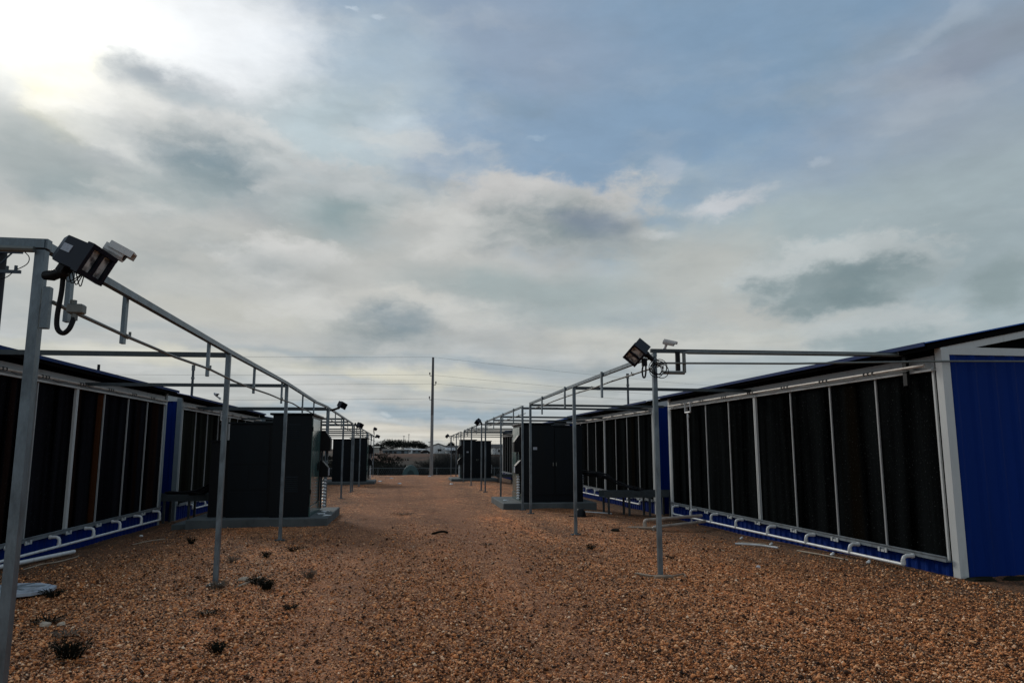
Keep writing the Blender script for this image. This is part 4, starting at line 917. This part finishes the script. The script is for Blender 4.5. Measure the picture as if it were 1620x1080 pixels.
for i in range(16):      # a loose line of trees on both sides, mostly hidden by the sheds
    x=random.Random(i).uniform(30,150)*(1 if i%2 else -1); y=random.Random(i+50).uniform(230,340)
    tree('dark bare tree in the distant line of trees %s the yard'%('right of' if x>0 else 'left of'),x,y,random.Random(i+9).uniform(4,6.5),random.Random(i+3).uniform(6,11),M['tree'],200+i,n=500)
def shrub(label,x,y,h,w,m,seed,n=260):
    rr=random.Random(seed); b=MB()
    for i in range(n):
        a=rr.uniform(0,2*PI); q=w*.5*math.sqrt(rr.random()); p0=Vector((q*.5*math.cos(a),q*.5*math.sin(a),-.1)); hh=h*rr.uniform(.45,1)*(1-.35*(q/(w*.5))**2)
        p1=Vector((q*math.cos(a)+rr.uniform(-.15,.15),q*math.sin(a)+rr.uniform(-.15,.15),hh)); k=rr.uniform(.006,.02)
        s=Vector((rr.uniform(-1,1),rr.uniform(-1,1),0)).normalized()*k
        b.add([p0-s,p0+s,p1],[(0,1,2)])
        for j in range(3):
            c=p0.lerp(p1,rr.uniform(.35,.95)); d=Vector((rr.uniform(-1,1),rr.uniform(-1,1),rr.uniform(.1,1))).normalized()*rr.uniform(.12,.4)*h*.4; e=Vector((rr.uniform(-1,1),rr.uniform(-1,1),0)).normalized()*k*.6
            b.add([c-e,c+e,c+d],[(0,1,2)])
    o=b.build('bare_shrub',m,None); o.location=(x,y,zh(x,y)); return tag(o,label,'shrub',group='bare shrubs along the fence')
SH=[('tall grey bare shrub right behind the tall pole',3.2,64,3.2,2.2),('tall grey bare shrub left of the far right rack end',4.6,66,3.4,2.6),('bare shrub just behind the far right slab',6.0,65,3.3,2.4),
('bare shrub behind the far right transformer',8,67,3.4,3),('bare shrub far right, half hidden by transformer',10.5,68,3.2,3),('bare shrub at right between the sheds and fence',13,66,3.2,3),
('grey bare shrub low behind the fence near the pole',1.2,66,2.1,2),('bare twiggy shrub standing behind green arched hut',-.6,67,1.9,2)]
for i,(lab,x,y,hh,w) in enumerate(SH): shrub(lab,x,y,hh*1.35,w*1.25,M['brush'],300+i,1500)
SD=[('dark twiggy bush in the gap by the left rack end',-3.6,66,2.6,2.0),('dark scrub bush left of green hut behind fence',-2.6,69,2.0,2.6),('dark round bush on the slope behind far left rack',-3.6,80,2.0,2.4),('dark bush on slope at the far left',-8.5,80,2.2,3.4),('low dark scrub at the middle of the slope',-2.0,86,1.3,3.4),('low dark scrub right of slope middle',.6,90,1.2,3.4),('long low dark scrub above the green hut',-1.2,97,1.0,5),('dark scrub on the slope under grey sheds',-5.5,100,1.2,5),('dark scrub below the white house track',4.2,104,1.3,4),('long dark scrub on right slope',8,100,1.6,6),('dark scrub bush far right behind shrubs',12,92,2.2,5),('dark scrub bush left behind the left transformer',-12,76,2.4,5)]
for i,(lab,x,y,hh,w) in enumerate(SD):
    o=shrub(lab,x,y,hh,w*1.5,M['scrub'],400+i,1300); o.name='scrub_bush'; o['group']='dark scrub on the slope'
# dry dark grass covering the lower left of the slope, below the bare red track
rr=random.Random(61); b=MB()
while len(b.f)<15000:
    y=rr.uniform(66,146); x=rr.uniform(-22,9); lim=4.5-(y-72)*.115+1.6*math.sin(y*.35)+rr.gauss(0,1.0)
    if x>lim or (math.sin(x*.8+y*.21)+math.sin(x*.37-y*.13)<-1.1): continue
    z=zh(x,y)
    for k in range(3):
        hh=rr.uniform(.15,.55); a=rr.uniform(0,2*PI); q=Vector((x+rr.uniform(-.25,.25),y+rr.uniform(-.25,.25),z-.03)); s_=Vector((math.cos(a),math.sin(a),0))*rr.uniform(.05,.12)
        b.add([q-s_,q+s_,q+Vector((rr.uniform(-.25,.25),rr.uniform(-.25,.25),hh))],[(0,1,2)])
o=b.build('slope_grass',M['scrub'],None); tag(o,'dark dry grass over the lower left of the far slope','dry grass',kind='stuff')
rr=random.Random(77)
for lab,x,y,hh in (('thin far pole above the round trees, left one',-1.0,345,8.2),('thin far pole above the round trees, right one with a lamp',1.3,345,9.0),('thin far pole left of the far right rack',20.5,340,7.5),('thin far pole between the white house and trees',11,350,5.5)):
    t=thing('far_pole',lab,'pole',(x,y,zh(x,y)-.2)); b=MB(); b.tube([(0,0,0),(0,0,hh)],[.16,.11],6); b.build('shaft',M['polewood'],t); b=MB(); b.bar((-.5,0,hh-.2),(.5,0,hh-.2),.16,.2); b.build('crossarm',M['polewood'],t)
b=MB(); b.tube([(-60,346,4.6),(-20,346,4.1),(11,350,4.9),(21,340,5.4),(60,340,5)],.03,4); o=b.build('power_line',M['rubber'],None); tag(o,'far faint wire just above the distant roofs','power line')
# pale scraps on the far gravel and slope
for i,(x,y,lab) in enumerate(((-.9,50,'pale scrap on gravel near the yard end, left of middle'),(-1.45,43.6,'white block at the corner of far left slab'),(-.3,40,'pale flat scrap mid gravel before the green hut'),(1.75,53,'pale scrap by the foot of the tall pole'),(2.4,38.5,'white scrap on gravel before far right slab'))):
    b=MB(); b.blob((0,0,.02),(.12,.09,.04),8,4,.35); o=b.build('scrap',M['insul'],None); o.location=(x,y,zg(x,y)); tag(o,lab,'scrap')

# ------------------------------------------------------------------ sky
CLOUDS=[
 (-16.73, 18.55, 25.86, 14.3, 0, (190, 195, 196), 0.95, 0.35, 1.15, 0),
 (-7.25, 12.49, 37.62, 8.14, 0, (187, 189, 186), 0.95, 0.45, 1.2, 0),
 (33.34, 12.22, 20.74, 8.55, 8, (167, 181, 184), 0.95, 0.45, 1.25, 0),
 (42.66, 15.76, 12.88, 8.12, 0, (160, 174, 179), 0.9, 0.4, 1.25, 0),
 (42.33, 24.37, 12.24, 5.77, -14, (148, 160, 174), 0.7, 0.3, 1.2, 0),
 (43.57, 25.6, 6.13, 2.25, -14, (138, 147, 163), 0.75, 0.2, 1.2, 0),
 (41.51, 27.9, 3.43, 0.67, -22, (165, 178, 192), 0.5, 0.1, 1.2, 1),
 (7.75, 31.26, 12.27, 5.12, 8, (152, 163, 180), 0.5, 0.3, 1.25, 0),
 (-2.85, 28.2, 9.24, 5.67, 0, (178, 195, 206), 0.6, 0.2, 1.2, 0),
 (-6.71, 22.92, 8.35, 5.45, 0, (188, 205, 212), 0.7, 0.2, 1.3, 0),
 (-1.7, 24.7, 4.63, 1.55, -8, (200, 212, 220), 0.6, 0.1, 1.2, 1),
 (31.7, 20.78, 14.52, 2.64, -14, (150, 166, 186), 0.3, 0.2, 1.2, 0),
 (-27.44, 29.98, 18.34, 7.24, 0, (253, 254, 254), 1, 0.1, 1.25, 0),
 (-16.15, 29.34, 10.74, 4.39, 0, (246, 250, 254), 0.8, 0.3, 1.25, 0),
 (-24.87, 23.99, 3.01, 3.91, 10, (255, 247, 208), 0.9, 0.0, 1.2, 0),
 (-19.0, 23.18, 7.98, 2.76, 4, (228, 229, 228), 0.92, 0.5, 1.1, 1),
 (-27.05, 18.64, 5.27, 2.78, 22, (168, 177, 178), 0.95, 0.3, 1.2, 0),
 (-22.53, 20.94, 7.43, 1.07, 20, (238, 238, 234), 0.75, 0.15, 1.2, 1),
 (-19.61, 25.53, 4.4, 1.46, 3, (132, 146, 162), 0.97, 0.05, 1.3, 1),
 (-16.3, 25.16, 3.98, 0.84, 0, (182, 196, 202), 0.5, 0.1, 1.2, 0),
 (-18.27, 22.03, 5.09, 1.27, 0, (222, 222, 220), 0.6, 0.1, 1.2, 1),
 (-14.14, 21.14, 7.65, 3.8, 12, (214, 216, 215), 0.85, 0.6, 1.05, 1),
 (-14.39, 19.99, 6.26, 3.2, 12, (128, 146, 155), 0.97, 0.05, 1.37, 1),
 (-18.43, 18.3, 7.1, 1.92, -3, (166, 178, 180), 0.7, 0.2, 1.2, 0),
 (-25.09, 17.18, 3.29, 1.64, 0, (164, 176, 178), 0.7, 0.2, 1.2, 0),
 (-10.78, 17.2, 5.58, 1.67, 0, (182, 184, 184), 0.5, 0.2, 1.2, 0),
 (-4.31, 18.92, 7.93, 3.22, 4, (206, 208, 208), 0.85, 0.6, 1.05, 1),
 (-4.52, 17.76, 6.67, 2.67, 0, (138, 157, 161), 0.92, 0.05, 1.4, 0),
 (-5.34, 19.79, 5.93, 0.94, 12, (196, 200, 202), 0.4, 0.1, 1.2, 0),
 (-25.94, 14.32, 6.05, 2.06, 0, (204, 205, 200), 0.8, 0.2, 1.2, 0),
 (10.9, 18.12, 10.54, 3.7, 2, (196, 196, 195), 0.97, 0.6, 1.08, 1),
 (12.99, 19.39, 3.12, 1.74, 0, (176, 180, 180), 0.8, 0.3, 1.1, 1),
 (2.6, 16.84, 6.15, 2.93, 0, (182, 184, 182), 0.8, 0.3, 1.2, 0),
 (12.45, 17.17, 8.22, 2.54, 3, (130, 144, 148), 0.97, 0.05, 1.37, 1),
 (15.29, 17.53, 4.61, 1.36, 8, (122, 136, 152), 0.8, 0.2, 1.15, 0),
 (21.07, 16.52, 1.68, 0.43, 0, (205, 210, 214), 0.7, 0.2, 1.2, 1),
 (25.05, 18.36, 4.07, 1.31, -12, (200, 203, 207), 0.85, 0.4, 1.1, 1),
 (20.63, 21.3, 1.21, 1.31, 0, (168, 180, 194), 0.6, 0.2, 1.1, 1),
 (32.51, 20.97, 0.88, 0.26, 0, (176, 188, 200), 0.45, 0.0, 1.2, 1),
 (10.31, 24.19, 1.17, 0.23, -12, (178, 196, 212), 0.3, 0.1, 1.2, 1),
 (-5.3, 32.58, 0.62, 0.16, 10, (215, 226, 236), 0.4, 0.0, 1.2, 1),
 (-3.1, 32.19, 0.73, 0.21, 10, (205, 218, 230), 0.4, 0.0, 1.2, 1),
 (-10.63, 14.26, 5.77, 2.16, 0, (210, 211, 209), 0.85, 0.6, 1.05, 1),
 (-9.88, 13.18, 4.88, 1.8, 0, (170, 175, 175), 0.75, 0.2, 1.2, 0),
 (-21.22, 11.75, 10.13, 3.05, 0, (192, 194, 190), 0.6, 0.2, 1.2, 0),
 (8.81, 12.7, 11.16, 1.8, 3, (154, 168, 170), 0.8, 0.25, 1.2, 0),
 (12.88, 10.41, 10.05, 1.1, 4, (160, 173, 176), 0.6, 0.2, 1.2, 0),
 (23.88, 13.45, 7.15, 4.32, 0, (184, 186, 182), 0.8, 0.3, 1.2, 0),
 (22.23, 7.94, 15.47, 1.76, 2, (200, 200, 193), 0.8, 0.2, 1.25, 0),
 (27.46, 9.87, 10.41, 1.42, 0, (188, 188, 183), 0.7, 0.2, 1.2, 0),
 (33.16, 12.79, 8.04, 2.81, -3, (188, 195, 196), 0.85, 0.65, 1.05, 1),
 (32.89, 11.9, 7.21, 2.09, -3, (135, 151, 155), 0.97, 0.45, 1.05, 1),
 (34.79, 11.99, 3.71, 1.7, 0, (120, 138, 143), 0.85, 0.2, 1.15, 1),
 (37.41, 11.8, 2.75, 1.05, 0, (152, 166, 169), 0.7, 0.2, 1.15, 1),
 (43.28, 10.67, 2.59, 2.55, 0, (138, 154, 157), 0.85, 0.2, 1.15, 1),
 (36.76, 8.22, 5.9, 2.03, -2, (184, 191, 192), 0.7, 0.6, 1.05, 1),
 (36.7, 7.43, 5.3, 1.5, -2, (150, 165, 169), 0.92, 0.35, 1.08, 1),
 (-1.21, 10.0, 8.14, 2.57, 0, (204, 204, 199), 0.8, 0.55, 1.1, 1),
 (-1.29, 9.31, 6.41, 1.98, 0, (134, 148, 155), 0.97, 0.05, 1.37, 1),
 (-0.31, 9.73, 2.99, 0.99, 0, (136, 152, 162), 0.5, 0.1, 1.2, 0),
 (-13.56, 9.71, 12.22, 1.4, 3, (196, 196, 188), 0.6, 0.2, 1.2, 0),
 (5.75, 8.68, 5.56, 1.1, 8, (172, 176, 176), 0.6, 0.2, 1.2, 0),
 (-26.62, 9.84, 2.41, 1.4, 0, (170, 178, 180), 0.5, 0.2, 1.2, 0),
 (-22.21, 9.46, 4.56, 0.87, 0, (186, 188, 186), 0.5, 0.2, 1.2, 0),
 (-0.24, 6.75, 19.99, 0.45, 1, (160, 172, 178), 0.7, 0.2, 1.2, 0),
 (-20.97, 8.34, 10.07, 0.44, 2, (172, 180, 182), 0.6, 0.2, 1.2, 0),
 (-20.05, 6.54, 11.75, 0.71, 1, (212, 211, 198), 0.9, 0.2, 1.2, 0),
 (-0.22, 5.46, 15.88, 0.74, 1, (211, 209, 194), 0.9, 0.2, 1.2, 0),
 (6.78, 6.42, 4.54, 0.45, 1, (158, 170, 178), 0.7, 0.2, 1.2, 0),
 (2.28, 4.39, 19.17, 0.4, 0, (190, 192, 188), 0.7, 0.2, 1.2, 0),
 (-0.16, 2.89, 19.81, 0.74, 0, (152, 170, 182), 0.85, 0.3, 1.2, 0),
 (17.79, 5.35, 14.43, 0.79, 0, (186, 190, 186), 0.6, 0.2, 1.2, 0),
 (-0.12, 1.07, 34.45, 0.73, 0, (212, 208, 197), 0.95, 0.3, 1.25, 0),
 (-1.03, 2.64, 0.78, 0.25, 0, (186, 196, 202), 0.8, 0.2, 1.2, 1),
 (-0.39, 2.0, 2.15, 0.29, 0, (188, 195, 198), 0.8, 0.2, 1.2, 1),
 (4.55, 2.22, 2.49, 0.3, 0, (178, 186, 192), 0.7, 0.2, 1.2, 1),
]

SUN_AZ,SUN_EL=-26.0,25.5
w=bpy.data.worlds.new('World'); SC.world=w; w.use_nodes=True; N,L=w.node_tree.nodes,w.node_tree.links
N.clear(); out=N.new('ShaderNodeOutputWorld'); bg=N.new('ShaderNodeBackground'); bg.inputs['Strength'].default_value=.1; L.new(bg.outputs[0],out.inputs[0])
sky=N.new('ShaderNodeTexSky'); sky.sky_type='NISHITA'; sky.sun_disc=False; sky.sun_elevation=math.radians(SUN_EL); sky.sun_rotation=math.radians(SUN_AZ); sky.air_density=1.0; sky.dust_density=1.2
tc=N.new('ShaderNodeTexCoord'); D=tc.outputs['Generated']
def vmath(op,a,b=None,c=None):
    n=N.new('ShaderNodeVectorMath'); n.operation=op
    for i,q in enumerate((a,b,c)):
        if q is None: continue
        if hasattr(q,'links') or hasattr(q,'is_linked'): L.new(q,n.inputs[i])
        else: n.inputs[i].default_value=q
    return n.outputs['Value'] if op in ('LENGTH','DOT_PRODUCT') else n.outputs[0]
def math_(op,a,b=0.0,c=0.0):
    n=N.new('ShaderNodeMath'); n.operation=op
    for i,q in enumerate((a,b,c)):
        if hasattr(q,'is_linked'): L.new(q,n.inputs[i])
        else: n.inputs[i].default_value=q
    return n.outputs[0]
def mrange(x,a,b,c,d,smooth=True):
    n=N.new('ShaderNodeMapRange'); n.interpolation_type='SMOOTHSTEP' if smooth else 'LINEAR'
    L.new(x,n.inputs[0]); 
    for i,q in enumerate((a,b,c,d)): n.inputs[i+1].default_value=q
    return n.outputs[0]
def mixc(f,a,b,blend='MIX'):
    n=N.new('ShaderNodeMix'); n.data_type='RGBA'; n.blend_type=blend; n.clamp_result=False
    for i,q in ((0,f),(6,a),(7,b)):
        if hasattr(q,'is_linked'): L.new(q,n.inputs[i])
        else: n.inputs[i].default_value=q if i==0 else (*q,1)
    return n.outputs[2]
def noise(v,scale,det,rough=.55,st=(1,1,1),off=(0,0,0)):
    mp=N.new('ShaderNodeMapping'); mp.inputs['Scale'].default_value=st; mp.inputs['Location'].default_value=off; L.new(v,mp.inputs[0])
    n=N.new('ShaderNodeTexNoise'); n.inputs['Scale'].default_value=scale; n.inputs['Detail'].default_value=det; n.inputs['Roughness'].default_value=rough; L.new(mp.outputs[0],n.inputs['Vector']); return n
def lin(c): return tuple(((x/255/12.92) if x/255<=.04045 else ((x/255+.055)/1.055)**2.4)*10 for x in c)
sx=N.new('ShaderNodeSeparateXYZ'); L.new(D,sx.inputs[0])
az=math_('MULTIPLY',math_('ARCTAN2',sx.outputs[0],sx.outputs[1]),180/PI); el=math_('MULTIPLY',math_('ARCSINE',sx.outputs[2]),180/PI)
cb=N.new('ShaderNodeCombineXYZ'); L.new(az,cb.inputs[0]); L.new(el,cb.inputs[1]); AE=cb.outputs[0]
nA=noise(D,5,4,.5,(1,1,2.2)); nB=noise(D,16,7,.62,(1,1,1.8),(3,1,2))
wa=vmath('SUBTRACT',nA.outputs['Color'],(.5,.5,.5)); wb=vmath('SUBTRACT',nB.outputs['Color'],(.5,.5,.5))
soft=vmath('ADD',AE,vmath('ADD',vmath('MULTIPLY',wa,(5,3,0)),vmath('MULTIPLY',wb,(3.0,1.6,0))))
rough=vmath('ADD',AE,vmath('ADD',vmath('MULTIPLY',wa,(3,2,0)),vmath('MULTIPLY',wb,(3.0,2.4,0))))
nS=noise(vmath('ADD',D,vmath('MULTIPLY',wb,(.04,.04,.03))),11,9,.58,(1,1,1.7),(7,1,3)).outputs[0]
RAG=math_('MULTIPLY',math_('SUBTRACT',nS,.5),1.9); WIS=math_('MULTIPLY',math_('SUBTRACT',nS,.5),.7)
col=mixc(.85,sky.outputs[0],lin((129,156,181)))
# thin veil everywhere so the unseen part of the sky is broken cloud too
veil=noise(D,2.6,7,.6,(1,1,2.4),(5,2,9)).outputs[0]
side=mrange(math_('ABSOLUTE',az),40,70,0,1)
col=mixc(math_('MULTIPLY',mrange(veil,.38,.6,0,.9),side),col,lin((176,182,186)))
# paler towards the horizon
col=mixc(mrange(el,0,16,.85,0),col,lin((186,188,184)))
for (a,e,ra,re,rot,c,op,i0,o0,wk) in CLOUDS:
    v=vmath('SUBTRACT',rough if wk else soft,(a,e,0))
    if rot:
        n=N.new('ShaderNodeVectorRotate'); n.rotation_type='Z_AXIS'; n.inputs['Angle'].default_value=math.radians(rot); L.new(v,n.inputs['Vector']); v=n.outputs[0]
    d=math_('ADD',vmath('LENGTH',vmath('MULTIPLY',v,(1/ra,1/re,0))),RAG if wk else WIS)
    col=mixc(mrange(d,i0,o0,op,0),col,lin(c))
# broken cloud texture over the whole layer: darker bellies, paler crests
nC=noise(vmath('ADD',D,vmath('MULTIPLY',wb,(.05,.05,.04))),5.0,4,.5,(1,1,3.0),(11,3,5)).outputs[0]
nD=noise(vmath('ADD',D,vmath('MULTIPLY',wb,(.05,.05,.04))),6.0,5,.5,(1,1,3.0),(2,13,7)).outputs[0]
band=mrange(el,22,32,1,.35)
col=mixc(math_('MULTIPLY',mrange(nC,.50,.72,0,.30),band),col,lin((126,142,148)))
right=mrange(az,2,22,1,.25)
col=mixc(math_('MULTIPLY',math_('MULTIPLY',mrange(nD,.48,.72,0,.55),band),right),col,lin((212,213,210)))
# fine mottling and stretched streaks low down
fine=noise(D,14,6,.6,(1,1,2.6),(1,7,3)).outputs[0]
k=mrange(fine,.3,.7,.95,1.05,False); cmb=N.new('ShaderNodeCombineXYZ'); [L.new(k,cmb.inputs[q]) for q in range(3)]
col=mixc(1.0,col,cmb.outputs[0],'MULTIPLY')
stre=noise(D,9,6,.6,(1,1,16),(2,4,1)).outputs[0]
k2=mrange(stre,.3,.7,.86,1.12,False); kk=mixc(mrange(el,1,11,1,0),(1,1,1),k2); col=mixc(1.0,col,kk,'MULTIPLY')
# the sun behind thin cloud: brighter core
sd=(math.sin(math.radians(SUN_AZ))*math.cos(math.radians(SUN_EL)),math.cos(math.radians(SUN_AZ))*math.cos(math.radians(SUN_EL)),math.sin(math.radians(SUN_EL)))
cs=vmath('DOT_PRODUCT',D,sd); glow=math_('POWER',math_('MAXIMUM',cs,0.0),60.0)
gl=N.new('ShaderNodeVectorMath'); gl.operation='SCALE'; gl.inputs[0].default_value=(5.5,5.2,4.2); L.new(glow,gl.inputs['Scale'])
hid=mrange(vmath('LENGTH',vmath('MULTIPLY',vmath('SUBTRACT',soft,(SUN_AZ-2,SUN_EL+2,0)),(1/13,1/7.5,0))),.0,1.15,1,0)
g2=N.new('ShaderNodeVectorMath'); g2.operation='SCALE'; L.new(gl.outputs[0],g2.inputs[0]); L.new(hid,g2.inputs['Scale'])
col=mixc(1.0,col,g2.outputs[0],'ADD')
col=mixc(mrange(el,-3,-.2,1,0),col,(.6,.5,.42))
L.new(col,bg.inputs[0])
# ------------------------------------------------------------------ sun, camera
sl=bpy.data.lights.new('sun','SUN'); sl.energy=1.5; sl.angle=math.radians(14); sl.color=(1,.95,.87)
so=bpy.data.objects.new('sun',sl); COL.objects.link(so); so.rotation_euler=Vector(sd).to_track_quat('Z','Y').to_euler()
cam=bpy.data.cameras.new('camera'); co=bpy.data.objects.new('camera',cam); COL.objects.link(co); SC.camera=co
cam.lens=1140/1620*36; cam.sensor_width=36; cam.sensor_fit='HORIZONTAL'; cam.clip_end=6000; cam.clip_start=.05
co.location=(0,0,1.65); co.rotation_euler=(PI/2+math.radians(8.432),0,-math.radians(8.294))
vs=SC.view_settings; vs.view_transform='Standard'; vs.look='None'; vs.exposure=0; vs.gamma=1; vs.use_curve_mapping=False
